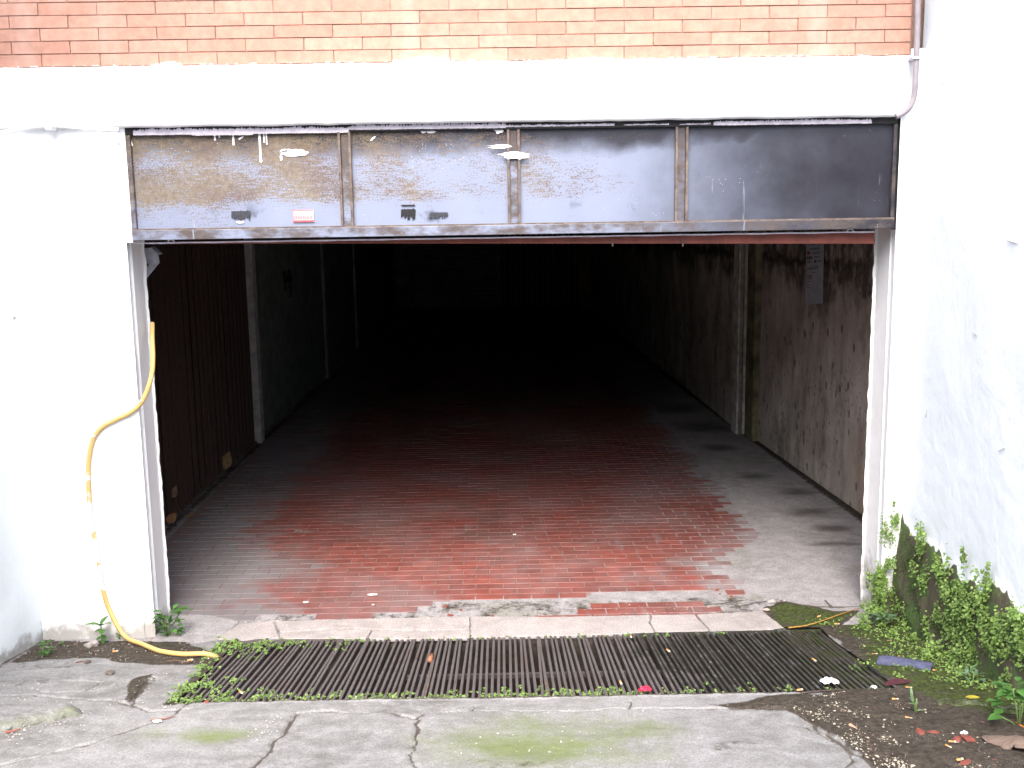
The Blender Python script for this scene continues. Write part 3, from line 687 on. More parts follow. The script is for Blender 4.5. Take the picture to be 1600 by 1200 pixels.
# splashes of white paint: thin flakes with ragged outlines
def splash(px, py, w, h, ang=0, Y=-.0875, m='paint', parent=tr, seed=0, rag=.45, bumps=0):
    r_ = random.Random(seed*77+px); cx, cz = fp(px, py); W = w/395/2*1.0; Hh = h/395/2*1.0
    n = 30; pts = []
    for i in range(n):
        t = 2*math.pi*i/n; q = 1-rag*r_.random()*(0.4+abs(math.cos(t)))
        u = math.copysign(abs(math.cos(t))**.75, math.cos(t))*W*q; v = math.copysign(abs(math.sin(t))**.75, math.sin(t))*Hh*(1-rag*.7*r_.random())
        pts.append((cx+u*math.cos(ang)-v*math.sin(ang), Y, cz+u*math.sin(ang)+v*math.cos(ang)))
    mb = MB(); mb.prism(pts, (0, .0012, 0)); o = child(mb, 'paint_splash', M[m], parent); fix_normals(o)
for i, s in enumerate([(458, 238, 46, 12, -.03), (443, 235, 18, 5, .1), (438, 246, 4, 10, 0), (803, 243, 52, 12, -.03), (781, 229, 46, 6, .0), (779, 201, 20, 16, .5), (662, 203, 12, 9, .6), (672, 205, 20, 5, 0),
                       (582, 216, 12, 3, .7), (203, 222, 3, 14, .25), (374, 347, 14, 4, 0), (1175, 347, 10, 3, 0), (375, 215, 12, 3, .5)]):
    splash(s[0], s[1], s[2], s[3], s[4], -.1035 if s[0] in (803, 781) or s[1] > 343 and s[0] > 1000 else -.0865, 'paint', tr, i)
for px, y0, y1, w in ((334, 207, 218, 3), (341, 207, 214, 3), (363, 207, 225, 3.4), (405, 206, 250, 3.6), (411, 206, 221, 2.6), (415, 206, 224, 2.4), (345, 206, 210, 5)):
    x, z = fp(px, (y0+y1)/2); h = (y1-y0)/395/2; mb = MB(); w /= 395
    mb.prism([(x-w/2, -.087, z+h), (x+w/2, -.087, z+h), (x+w*.32, -.087, z-h*.7), (x+w*.55, -.087, z-h), (x, -.087, z-h*1.12), (x-w*.5, -.087, z-h), (x-w*.3, -.087, z-h*.6)], (0, .0018, 0))
    fix_normals(child(mb, 'paint_drip', M['paint']))
# the brushed strip of paint along the top rail
def strip(x0, x1, ytop, ybot, ragged, name='paint_strip', m='paint_dirty', Y=-.1005, seed=1, thick=1.0):
    r_ = random.Random(seed); n = int((x1-x0)/2.2); up = []; lo = []
    v = 0
    for i in range(n+1):
        px = x0+(x1-x0)*i/n
        v = .6*v+.4*r_.random(); q = (v if i % 2 else r_.random()*v)
        yt = ytop+(ybot-ytop)*ragged*(1-q)*thick; sl = -0.0125*(px-x0)
        a = fp(px, yt+sl, Y); b = fp(px, ybot+sl+r_.random()*.8, Y); up.append((a[0], Y, a[1])); lo.append((b[0], Y, b[1]))
    mb = MB(); nn = len(up); P = up+lo+[(p[0], p[1]+.0012, p[2]) for p in up+lo]
    F_ = []
    for i in range(nn-1):
        F_ += [(i, nn+i, nn+i+1, i+1), (2*nn+i, i, i+1, 2*nn+i+1)]
    mb.add(P, F_); child(mb, name, M[m])
strip(208, 545, 198, 211, .55, seed=3); strip(545, 790, 189, 202.5, .75, seed=4); strip(790, 960, 193, 198, .8, seed=5, m='paint_dirty'); strip(975, 1045, 192, 195.5, 1, seed=6)
strip(1062, 1110, 190.5, 194.5, .9, seed=7); strip(1115, 1362, 186, 195.5, .6, seed=8)
strip(300, 395, 209, 211.5, .6, seed=9)
# stickers
def patch(px0, py0, px1, py1, name, m, Y=-.0872, par=tr):
    a = fp(px0, py0, Y); b = fp(px1, py1, Y); mb = MB(); mb.box(a[0], b[0], Y, Y+.0012, b[1], a[1]); return child(mb, name, M[m], par), a, b
st, a, b = patch(457, 328, 491, 347, 'sticker', 'sticker')
w = b[0]-a[0]; h = a[1]-b[1]
def sub(mb, name, m, par): return mb.build(name, M[m], par)
mb = MB(); mb.box(a[0]+.001, b[0]-.001, -.0880, -.0873, b[1]+.001, b[1]+h*.16); mb.box(a[0]+.001, a[0]+.003, -.0880, -.0873, b[1]+h*.17, a[1]-.001)
mb.box(a[0]+.003, b[0]-.001, -.0880, -.0873, a[1]-.003, a[1]-.001); sub(mb, 'red_border', 'sticker_red', st)
tc = bpy.data.curves.new('lettering', 'FONT'); tc.body = 'SERRANDE'; tc.size = .0185; tc.align_x = 'CENTER'; tc.extrude = .0002; tc.materials.append(M['sticker_red'])
to = bpy.data.objects.new('text_source', tc); scene.collection.objects.link(to); bpy.context.view_layer.update()
tme = bpy.data.meshes.new_from_object(to.evaluated_get(bpy.context.evaluated_depsgraph_get())); bpy.data.objects.remove(to)
to = bpy.data.objects.new('lettering', tme); link(to, st)
to.location = ((a[0]+b[0])/2, -.0878, b[1]+h*.24); to.rotation_euler = (math.pi/2, 0, 0); to.scale = (.80, 1, 1)
def remains(x0, y0, x1, y1, m, seed, rot=0):
    r_ = random.Random(seed); mb = MB(); n = 9
    for i in range(n):
        xa = x0+(x1-x0)*i/n; xb = xa+(x1-x0)/n*(1.02 if r_.random() < .8 else .7); t = y0+r_.random()*3; bt = y1-(r_.random()**1.5)*(y1-y0)*.35
        A = fp(xa, t); B = fp(xb, t+r_.random()*2); Cc = fp(xb-r_.random(), bt); D = fp(xa, bt+2*r_.random())
        mb.prism([(A[0], -.0868, A[1]), (B[0], -.0868, B[1]), (Cc[0], -.0868, Cc[1]), (D[0], -.0868, D[1])], (0, .0012, 0))
    mb2 = mb; A = fp(x0+1, y0+2); B = fp(x1-1, y0+(y1-y0)*.62); mb.box(A[0], B[0], -.0869, -.0857, B[1], A[1])
    fix_normals(child(mb, 'sticker_remains', M[m]))
remains(626, 325, 649, 343, 'black_tape', 5); mb = MB(); A = fp(627, 320); B = fp(648, 322); mb.box(A[0], B[0], -.0868, -.0856, B[1], A[1]); child(mb, 'sticker_remains', M['black_tape'])
remains(671, 330, 700, 341, 'grey_tape', 8); remains(360, 328, 391, 344, 'grey_tape', 11)

# ------------------------------------------------------------------ OVERHEAD DOOR pushed up under the ceiling
dr = empty('overhead_door', (0, .05, 1.58), 'raised garage door behind the steel panel, red primed lower edge showing', 'garage door')
q = [on_front(x, y, -.03) for x, y in ((470, 380.5), (1366, 381.0), (1366, 362), (470, 374))]
q0 = on_front(225, 381.5, -.03); q1 = on_front(225, 378, -.03)
mb = MB(); mb.prism([tuple(p) for p in (q0, q[0], q[1], q[2], q[3], q1)], (0, .05, 0)); o = child(mb, 'red_edge', M['red_primer'], dr, bevel=.003); fix_normals(o)
mb = MB(); mb.box(XJL+.02, XJR-.02, .03, 1.9, 1.66, 1.70); child(mb, 'door_leaf', M['black_iron'], dr)
mb = MB()
for px in (957, 1067):
    c = on_front(px, 376, -.034); mb.box(c[0]-.003, c[0]+.003, -.036, -.031, c[2]-.022, c[2]+.008)
child(mb, 'bolt', M['edge_rust'], dr)

# ------------------------------------------------------------------ INSIDE THE GARAGE
def inner_mat():
    g = G('stained plaster', .92, .15)
    X, Y, Z = g.xyz()
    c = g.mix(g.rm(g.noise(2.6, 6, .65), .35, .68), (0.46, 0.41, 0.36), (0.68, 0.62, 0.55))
    c = g.mix(g.rm(g.noise(1.0, 5, .65, g.scaled((1, 6, 1.8))), .42, .70), c, (0.42, 0.36, 0.29))
    # black mould: a broad upper patch with a ragged edge, and streaks
    md = g.add(g.rm(Z, .75, 1.55), g.mul(g.add(g.noise(1.7, 6, .7, g.scaled((1, 1, .8))), -.5), 1.7))
    md = g.add(md, g.mul(g.rm(Y, 1.6, .7), .28))
    mk = g.rm(md, .50, .80)
    c = g.mix(g.mul(mk, g.rm(g.noise(1.0, 6, .75, g.scaled((6, 13, 8))), .28, .60), .88), c, (0.035, 0.031, 0.027))
    c = g.mix(g.mul(g.rm(g.noise(1.0, 4, .6, g.scaled((1, 13, 1.1), (0, 3, 1))), .60, .74), .5), c, (0.09, 0.085, 0.05))
    c = g.mix(g.mul(g.rm(g.noise(1.0, 6, .72, g.scaled((1, 4.5, 2.2), (5, 0, 0))), .46, .66), .55), c, (0.13, 0.115, 0.095))
    lnz = g.add(Z, g.mul(g.add(g.noise(7, 5, .7), -.5), .22)); c = g.mix(g.mul(g.rm(g.math('ABSOLUTE', g.add(lnz, -1.36)), .055, .0), g.rm(Y, 1.2, 1.9), g.rm(g.noise(9, 5, .7), .3, .5), .85), c, (0.035, 0.03, 0.026))
    c = g.mix(g.mul(g.rm(g.add(g.add(g.mul(Z, .75), g.mul(Y, -1)), g.mul(g.noise(6, 6, .75), .9)), .15, .42), g.rm(g.noise(14, 6, .75), .36, .56), .8), c, (0.06, 0.052, 0.045))
    # pits and droplets where the plaster has blown
    sp = g.voro(1.0, g.scaled((1, 10, 5.5), (0, .1, .7)) if False else g.scaled((1, 13, 7.5), (0, .3, .2))); k = g.mul(g.rm(sp, .25, .12), g.rm(g.noise(2.3, 4, .6), .38, .5))
    c = g.mix(g.mul(k, .62), c, (0.06, 0.05, 0.042))
    sp2 = g.voro(1.0, g.scaled((1, 34, 20), (0, .3, .2))); k2 = g.mul(g.rm(sp2, .30, .15), g.rm(g.noise(3.3, 4, .6, None), .42, .55), g.rm(Z, 1.0, .5))
    c = g.mix(g.mul(k2, .8), c, (0.055, 0.044, 0.034))
    c = g.mix(g.mul(g.rm(Y, 1.9, 1.2), g.rm(Z, 1.0, .6), g.rm(g.noise(3.0, 5), .4, .6), .5), c, (0.55, 0.37, 0.27))
    g.bump(g.add(g.noise(22, 6, .7), g.mul(k, -1.2)), .007, .7); g.bump(g.noise(90, 5, .7), .002, .6)
    return g.out(c)
M['inner'] = inner_mat()
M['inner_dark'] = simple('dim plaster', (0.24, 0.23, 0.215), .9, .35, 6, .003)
M['ochre'] = simple('ochre plaster', (0.26, 0.20, 0.11), .9, .35, 6, .003)
CE = 2.15
def seg_wall(p0, p1, m, name, parent, z1=CE, seed=1):
    d = np.array([p1[0]-p0[0], p1[1]-p0[1], 0]); n = max(8, int(np.linalg.norm(d)/.04))
    return wall_sheet(name, (p0[0], p0[1], -.03), d, (0, 0, z1+.03), min(n, 160), 70, m, parent, .008, None, seed, flip=True)
rw = empty('inner_wall', (2.0, 1.4, 0), 'mould stained rough plaster wall on the right inside the garage', 'wall')
rpts = [(2.05, YIN), (1.989, 1.42), (1.911, 2.75), (1.868, 3.62)]
seg_wall((2.05, YIN), (1.87, 3.60), M['inner'], 'plaster', rw, seed=3)
mb = MB(); mb.box(1.775, 1.90, 3.60, 3.78, -.02, CE); child_o = mb.build('pilaster', simple('pale pilaster', (0.55, 0.53, 0.46), .9, .35, 14, .003), rw, bevel=.006)
child_o.data.transform(Matrix.Rotation(0, 4, 'Z'))
mb = MB(); mb.tube([(1.80, 3.585, 0), (1.80, 3.585, CE)], .014, 8); mb.build('drain_pipe', simple('old grey pipe', (.30, .29, .26), .6, .3, 20, .001), rw, smooth=True)
mb = MB(); mb.box(1.835, 1.90, 3.35, 3.59, -.02, CE); mb.build('olive_strip', simple('olive stained plaster', (0.17, 0.155, 0.09), .9, .5, 9, .003), rw, bevel=.006)
seg_wall((1.82, 3.79), (1.63, 14.7), M['inner'], 'plaster', rw, seed=5)
mb = MB(); mb.box(1.42, 1.75, 14.72, 15.1, 0, CE); mb.build('ochre_pillar', M['ochre'], rw)
mb = MB(); mb.box(XJR+.03, 2.2, YIN-.02, YIN+.06, -.02, CE); mb.build('return_wall', M['inner_dark'], rw)
# closing faces so that no daylight leaks
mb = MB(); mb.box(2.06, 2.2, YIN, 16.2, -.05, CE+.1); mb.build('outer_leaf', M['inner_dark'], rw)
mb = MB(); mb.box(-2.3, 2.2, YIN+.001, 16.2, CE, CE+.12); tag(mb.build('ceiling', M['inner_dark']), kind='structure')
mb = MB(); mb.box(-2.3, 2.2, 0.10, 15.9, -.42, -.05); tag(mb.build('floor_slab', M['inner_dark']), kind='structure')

# notice on the stained wall
def on_rw(x, y): # plane through the two ends of the near wall
    p0 = np.array([2.05, YIN, 0]); d = np.array([1.87-2.05, 3.60-YIN, 0]); n = np.cross(d, (0, 0, 1)); n = n/np.linalg.norm(n); return sight(x, y, n, n@p0), n
nt = []
for x, y in ((1263, 372), (1290, 370), (1288, 474), (1261, 476)):
    p, n = on_rw(x, y); nt.append(p)
n = n if n[0] < 0 else -n
nt = [p+n*.012 for p in nt]
M['notice'] = simple('faded notice', (0.42, 0.45, 0.50), .6, .15, 14, 0); M['print'] = simple('faded print', (0.075, 0.08, 0.09), .7, .3, 60, 0); M['print_red'] = simple('faded red print', (.30, .07, .07), .7, .2, 60, 0)
mb = MB(); mb.prism([tuple(p) for p in nt], tuple(-n*.003)); no = mb.build('notice', M['notice']); fix_normals(no)
tag(no, 'tall white printed notice hanging on the stained right inner wall', 'notice')
def nb(u0, u1, v0, v1, m, name='printed_lines'):
    mb = MB() if not isinstance(m, MB) else m
    def P(u, v): 
        a = nt[0]+(nt[1]-nt[0])*u; b = nt[3]+(nt[2]-nt[3])*u; return a+(b-a)*v+n*.0012
    return [tuple(P(u0, v0)), tuple(P(u1, v0)), tuple(P(u1, v1)), tuple(P(u0, v1))]
lines = MB(); r_ = random.Random(4)
for v, rngs in ((.06, [(.1, .5), (.75, .92)]), (.10, [(.1, .55), (.7, .95)]), (.155, [(.18, .82)]), (.17, [(.25, .78)]), (.215, [(.4, .95)]), (.235, [(.4, .8)]), (.28, [(.5, .85)]), (.295, [(.5, .75)]),
                (.345, [(.1, .35), (.68, .9)]), (.36, [(.1, .3), (.68, .85)]), (.42, [(.4, .7)]), (.445, [(.1, .8)]), (.46, [(.1, .7)]), (.52, [(.42, .6)]), (.56, [(.08, .4)]), (.58, [(.08, .42)]), (.60, [(.08, .38)]), (.65, [(.08, .3)]), (.70, [(.08, .24)]), (.74, [(.08, .28)])):
    for u0, u1 in rngs:
        u = u0
        while u < u1:
            w = r_.uniform(.03, .12); lines.add(nb(u, min(u+w, u1), v, v+.011, None), [(0, 1, 2, 3)]); u += w+.025
lines.build('printed_lines', M['print'], no)
mb = MB(); mb.add(nb(.06, .26, .20, .25, None), [(0, 1, 2, 3)]); mb.build('red_square', M['print_red'], no)
mb = MB()
for u in (.06, .17, .28): mb.add(nb(u, u+.09, .275, .32, None), [(0, 1, 2, 3)])
mb.add(nb(.5, .62, .34, .38, None), [(0, 1, 2, 3)]); mb.build('dark_squares', M['print'], no)

# left side inside: folding steel gate, then box doors with posts between
lx = lambda y: -1.86-(y-1.77)*.0088
M['brown_gate'] = simple('dark brown gate paint', (0.045, 0.026, 0.020), .65, .2, 60, .001)
gt = empty('folding_gate', (lx(1.5), 1.5, 0), 'dark brown folding gate of narrow upright slats inside on the left', 'gate')
y = .30; i = 0; y_end = 3.62
while y < y_end:
    w = .036; fold = (.022 if i % 2 else -.022) + random.uniform(-.003, .003); X0 = lx(y)-.055+fold
    mb = MB(); wide = i % 13 == 6
    ww = .075 if wide else w
    mb.box(X0-.004, X0+.008, y, y+ww, .02, 2.02); mb.box(X0+.008, X0+.016, y, y+.006, .02, 2.02); mb.box(X0+.008, X0+.016, y+ww-.006, y+ww, .02, 2.02)
    mb.build('slat', M['brown_gate'], gt)
    y += ww+.018; i += 1
def gchild(mb, name, m, par, **k):
    return mb.build(name, m, par, **k)
mb = MB(); mb.box(lx(1)-.09, lx(1)-.02, .3, y_end, 2.03, 2.09); gchild(mb, 'top_track', M['brown_gate'], gt)
mb = MB(); mb.box(lx(1)-.09, lx(1)-.03, .3, y_end, .0, .016); gchild(mb, 'bottom_track', M['edge_rust'], gt)
mb = MB(); c = on_side(284, 572, lx(1.6)-.03); mb.box(c[0]-.02, c[0], c[1]-.015, c[1]+.02, c[2]-.02, c[2]+.015); mb.tube([(c[0]-.01, c[1]-.02, c[2]+.02), (c[0], c[1]-.01, c[2]+.05), (c[0], c[1]+.02, c[2]+.05), (c[0]-.01, c[1]+.03, c[2]+.02)], .004, 6)
gchild(mb, 'padlock', simple('dull steel', (.09, .095, .10), .4, .2, 40, 0, .5, .6), gt)
# wall behind and posts
lw = empty('inner_left_wall', (-1.95, 3, 0), 'inner left wall of the garage with pale plaster posts', 'wall')
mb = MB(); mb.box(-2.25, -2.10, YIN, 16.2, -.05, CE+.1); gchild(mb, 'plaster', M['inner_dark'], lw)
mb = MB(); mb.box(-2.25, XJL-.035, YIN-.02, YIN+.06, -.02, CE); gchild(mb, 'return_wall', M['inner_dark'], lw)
post_m = simple('pale post plaster', (0.38, 0.375, 0.36), .9, .3, 14, .003)
for (px, py, w, mm) in ((405, 690, .11, post_m), (505, 590, .14, M['inner_dark']), (556, 545, .14, M['inner_dark']), (616, 488, .2, M['ochre'])):
    p = on_floor(px, py); mb = MB(); X1 = lx(p[1])+.03
    mb.box(-2.11, X1, p[1]-w/2, p[1]+w/2, -.02, CE); gchild(mb, 'post', mm, lw, bevel=.008)
def box_door(y0, y1, col, label, rib=.1, lock=True):
    m = simple(label[:12]+' paint', col, .6, .3, 8, .0005); X0 = (lx(y0)+lx(y1))/2
    t = empty('garage_box_door', (X0, (y0+y1)/2, 0), label, 'garage door')
    mb = MB(); mb.box(X0-.05, X0-.02, y0, y1, .01, 2.05); n = int((y1-y0)/rib); gchild(mb, 'door_leaf', m, t)
    for i in range(n):
        a = y0+i*(y1-y0)/n; mb = MB(); mb.box(X0-.019, X0-.008, a+.006, a+(y1-y0)/n-.006, .03, 2.03); gchild(mb, 'panel', m, t, bevel=.003)
    return t, X0
p1, p2, p3, p4 = [on_floor(*p)[1] for p in ((405, 690), (505, 590), (556, 545), (616, 488))]
t, X0 = box_door(p1+.07, p2-.08, (0.13, 0.155, 0.135), 'grey green ribbed garage door behind the pale post, with a lock handle')
c = on_side(449, 437, X0); mb = MB(); mb.box(X0-.01, X0+.02, c[1]-.12, c[1]+.12, c[2]-.02, c[2]+.02); mb.box(X0-.01, X0+.012, c[1]-.13, c[1]-.09, c[2]-.09, c[2]+.08); mb.box(X0-.01, X0+.012, c[1]+.08, c[1]+.11, c[2]-.16, c[2]+.08)
gchild(mb, 'lock_handle', M['black_iron'], t, bevel=.003)
t, X0 = box_door(p2+.08, p3-.08, (0.12, 0.14, 0.19), 'dull blue ribbed garage door deeper inside on the left', .12)
t, X0 = box_door(p3+.08, p4-.11, (0.10, 0.11, 0.12), 'last dark garage door on the left before the far end', .2)
# far end
ye = 15.6
fw_ = empty('end_wall', (0, ye, 0), 'far end wall of the garage in deep shade', 'wall')
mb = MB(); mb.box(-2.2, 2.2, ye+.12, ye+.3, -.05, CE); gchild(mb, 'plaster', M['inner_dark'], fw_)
def fx(px, Y=ye): return float(on_front(px, 450, Y)[0])
sh = empty('roller_shutter', (fx(707), ye, 0), 'closed grey roller shutter with horizontal slats at the far end', 'shutter')
a, b = fx(640), fx(775); z = 0.02; sm = simple('shutter grey', (.17, .18, .19), .6, .25, 6, .0005); smb = MB(); smb.box(a, b, ye+.0, ye+.02, 0, .075); sm_me = None
smb = MB(); smb.add([(a, ye+.02, 0), (b, ye+.02, 0), (b, ye, .02), (a, ye, .02), (b, ye-.005, .05), (a, ye-.005, .05), (b, ye+.02, .08), (a, ye+.02, .08)], [(0, 1, 2, 3), (3, 2, 4, 5), (5, 4, 6, 7)])
sme = smb.mesh('slat', sm)
for k in range(25):
    o = bpy.data.objects.new('slat', sme); o.parent = sh; o.matrix_parent_inverse = Matrix.Translation(sh.location).inverted(); o.location = (0, 0, k*.083); scene.collection.objects.link(o)
rd = empty('ribbed_door', (fx(838), ye, 0), 'closed ribbed metal door right of the roller shutter at the far end', 'door')
a, b = fx(781), fx(897); n = 14
for k in range(n):
    mb = MB(); x0 = a+(b-a)*k/n; mb.box(x0+.008, x0+(b-a)/n-.008, ye, ye+.03, .02, 2.05); gchild(mb, 'panel', M['brown_gate'], rd)
mb = MB(); mb.box(a-.03, b+.03, ye+.031, ye+.06, 0, 2.08); gchild(mb, 'door_frame', M['inner_dark'], rd)
mb = MB(); c = on_front(909, 432, ye-.2); mb.box(c[0]-.1, c[0]+.1, ye-.2, ye-.02, c[2]-.1, c[2]+.15)
mb.box(c[0]-.04, c[0]+.12, ye-.24, ye-.2, c[2]-.05, c[2]+.08)
tag(mb.build('meter_box', simple('box grey', (.10, .10, .10), .6, .2, 6, 0), bevel=.01), 'small dark box fixed to the far end wall beside the ribbed door', 'box')

# pale bracket of the door arm behind the left jamb
bp_ = [on_front(x, y, YIN+.05) for x, y in ((219, 388), (235, 387), (247, 398), (249, 410), (224, 441), (216, 440))]
mb = MB(); mb.prism([tuple(p) for p in bp_], (0, .006, 0)); mb.prism([tuple(bp_[1]+np.array([0, .006, 0])), tuple(bp_[2]+np.array([0, .006, 0])), tuple(bp_[2]+np.array([.0, .006, .004])), tuple(bp_[1]+np.array([0, .006, .004]))], (0, .05, 0))
o = mb.build('hinge_bracket', simple('lilac grey painted steel', (.40, .41, .46), .6, .25, 30, .0005), bevel=.001); fix_normals(o)
tag(o, 'pale grey steel hinge bracket behind the top of the left jamb', 'bracket')
c = on_front(229, 414, YIN+.045); mb = MB(); mb.tube([(c[0], YIN+.040, c[2]), (c[0], YIN+.0495, c[2])], .008, 6); mb.build('bolt', M['edge_rust'], o)

# ------------------------------------------------------------------ DRAIN GRATE
gr = empty('drain_grate', ((GX0+GX1)/2, GY0, float(ramp_z(GY0))), 'long rusty iron drain grate across the foot of the ramp', 'grate')
ang = math.atan(SL); sp = .0206; nb_ = NB
Lb = (GY1-GY0)/math.cos(ang)
me_b = MB(); me_b.add([(-.0050, 0, 0), (.0050, 0, 0), (.0050, Lb, 0), (-.0050, Lb, 0), (-.0035, 0, -.026), (.0035, 0, -.026), (.0035, Lb, -.026), (-.0035, Lb, -.026), (-.0038, .001, .0015), (.0038, .001, .0015), (.0038, Lb, .0015), (-.0038, Lb, .0015)],
                     [(0, 4, 5, 1), (1, 5, 6, 2), (2, 6, 7, 3), (3, 7, 4, 0), (4, 7, 6, 5), (0, 1, 9, 8), (1, 2, 10, 9), (2, 3, 11, 10), (3, 0, 8, 11), (8, 9, 10, 11)])
bme = me_b.mesh('bar', M['grate'])
y0g = GY0+.004; z0g = float(ramp_z(y0g))-.003
for k in range(nb_):
    x = GX0+.012+k*sp
    o = bpy.data.objects.new('bar', bme); scene.collection.objects.link(o); o.parent = gr; o.matrix_parent_inverse = Matrix.Translation(gr.location).inverted()
    o.location = (x+random.uniform(-.0012, .0012), y0g, z0g+random.uniform(-.0012, .0012)); o.rotation_euler = (-ang, random.uniform(-.06, .06), random.uniform(-.0035, .0035))
def gy(t): yy = GY0+(GY1-GY0)*t; return yy, float(ramp_z(yy))
for t, hh in ((.46, .006),):
    yy, z = gy(t); mb = MB(); mb.box(GX0, GX1, yy-.008, yy+.008, z-.045, z-.030); gchild(mb, 'cross_bar', M['grate'], gr)
for yy in (GY0-.004, GY1-.002):
    z = float(ramp_z(yy)); mb = MB(); mb.box(GX0-.01, GX1+.01, yy-.003, yy+.004, z-.07, z+.001); gchild(mb, 'frame', M['grate'], gr)
# section joints: heavier twin bars
for px in (668, 846):
    x = on_ramp(px, 1050)[0]; mb = MB(); o = MB(); A = Vector((x, y0g, z0g-.001)); 
    mb.box(-.004, .004, 0, Lb*.98, -.04, .0005); oo = mb.build('section_edge', M['edge_rust'], gr); oo.location = (x+.0103, y0g, z0g); oo.rotation_euler = (-ang, 0, 0)
# grey pipe lying in the drain, and the rusty tin seen above it
a_ = on_ramp(665, 1076); b_ = on_ramp(673, 1040)
mb = MB(); mb.tube([(a_[0]+.0, a_[1], a_[2]-.06), (b_[0]+.0, b_[1], b_[2]-.05)], [.012, .018], 10)
tag(mb.build('pipe_piece', simple('grey plastic', (.30, .30, .29), .6, .2, 30, 0), smooth=True), 'short grey pipe piece lying inside the drain under the bars', 'pipe')
a_ = on_ramp(672, 1031); mb = MB(); mb.tube([(a_[0], a_[1]-.02, a_[2]+.004), (a_[0]+.004, a_[1]+.03, a_[2]+.005)], [.009, .010], 8)
tag(mb.build('rusty_tin', simple('rusty tin', (.22, .09, .05), .6, .4, 60, .0005), smooth=True), 'small rusty tin tube stuck between the grate bars left of centre', 'tin')

# ------------------------------------------------------------------ HOSE AND CONDUITS
def smooth_path(P, n=10):
    P = [np.array(p, float) for p in P]; out = []
    for i in range(len(P)-1):
        p0 = P[max(i-1, 0)]; p1 = P[i]; p2 = P[i+1]; p3 = P[min(i+2, len(P)-1)]
        for k in range(n):
            t = k/n; out.append(.5*((2*p1)+(-p0+p2)*t+(2*p0-5*p1+4*p2-p3)*t*t+(-p0+3*p1-3*p2+p3)*t**3))
    return out+[P[-1]]
def hose_mat():
    g = G('yellow hose', .5, .4); Z = g.xyz()[2]
    k = g.add(g.noise(11, 4, .7), g.rm(Z, .10, .26, -.30, .12)); k = g.math('SUBTRACT', k, g.mul(g.rm(Z, .52, .66), .20))
    c = g.mix(g.rm(k, .50, .56), (0.52, 0.35, 0.13), (0.56, 0.54, 0.55))
    return g.out(c)
hp = []
for x, y, Yd in ((238, 505, YFRONT+.20), (238, 530, YFRONT+.14), (239, 560, YFRONT+.07), (236, 590, YFRONT+.0)): hp.append(on_front(x, y, Yd))
for x, y in ((224, 624), (206, 643), (182, 655), (160, 667), (146, 685), (139, 715), (138, 740), (139, 775), (144, 820), (152, 862), (156, 892), (163, 930), (172, 955)): hp.append(on_front(x, y, YFRONT-.014))
hp.append(on_front(186, 982, YFRONT-.03)); hp.append(on_front(200, 998, YFRONT-.06))
for x, y in ((222, 1013), (250, 1024), (285, 1029), (323, 1029)): p = on_ramp(x, y); p[2] += .018; hp.append(p)
p = on_ramp(345, 1027); p[2] -= .01; hp.append(p)
mb = MB(); mb.tube(smooth_path(hp), .0092, 10); ho = mb.build('hose', hose_mat(), smooth=True)
tag(ho, 'yellow hose spotted with white paint hanging down the left pier', 'hose')
mb = MB()
for x, y in ((149, 681), (222, 626)):
    c = on_front(x, y, YFRONT-.014); mb.tube([(c[0]-.013, YFRONT-.004, c[2]-.008), (c[0]-.003, YFRONT-.028, c[2]), (c[0]+.011, YFRONT-.004, c[2]+.01)], .003, 6)
mb.build('clip', M['paint'], ho)
def ribbed(P, r, pitch):
    P = smooth_path(P, 14); L = [0]
    for a, b in zip(P[:-1], P[1:]): L.append(L[-1]+np.linalg.norm(b-a))
    s = np.arange(0, L[-1], pitch/4); Pn = np.array(P); Q = np.stack([np.interp(s, L, Pn[:, i]) for i in range(3)], -1)
    mb = MB(); mb.tube([tuple(q) for q in Q], [r*(1+.10*math.sin(2*math.pi*k/4+.7)) for k in range(len(Q))], 8); return mb
cp = [on_front(x, y, YFRONT-.055) for x, y in ((-40, 222), (0, 209), (25, 203), (50, 198), (74, 196), (100, 197), (130, 200), (160, 202), (185, 203))]
mb = ribbed(cp, .0085, .007); co = mb.build('conduit', M['plaster'], smooth=True); tag(co, 'white corrugated conduit running along under the band at top left', 'conduit')
c = on_front(77, 197, YFRONT-.055); mb = MB(); mb.box(c[0]-.011, c[0]+.011, YFRONT-.068, YFRONT-.004, c[2]-.014, c[2]+.014); mb.build('clip', M['plaster'], co, bevel=.003)
pk = [on_front(x, y, -.16) for x, y in ((1435, -60), (1434, 0), (1433, 60), (1431, 110), (1429, 145), (1423, 165), (1412, 176), (1400, 182))]
mb = MB(); mb.tube(smooth_path(pk), .0105, 10); co = mb.build('pipe', simple('grey conduit', (.24, .22, .24), .6, .12, 20, 0), smooth=True); tag(co, 'grey pipe coming down the right corner and bending under the band', 'pipe')
c = on_front(1431, 91, -.16); mb = MB(); mb.box(c[0]-.018, c[0]+.018, -.175, -.10, c[2]-.005, c[2]+.005); mb.build('clamp', M['paint_dirty'], co, bevel=.001)

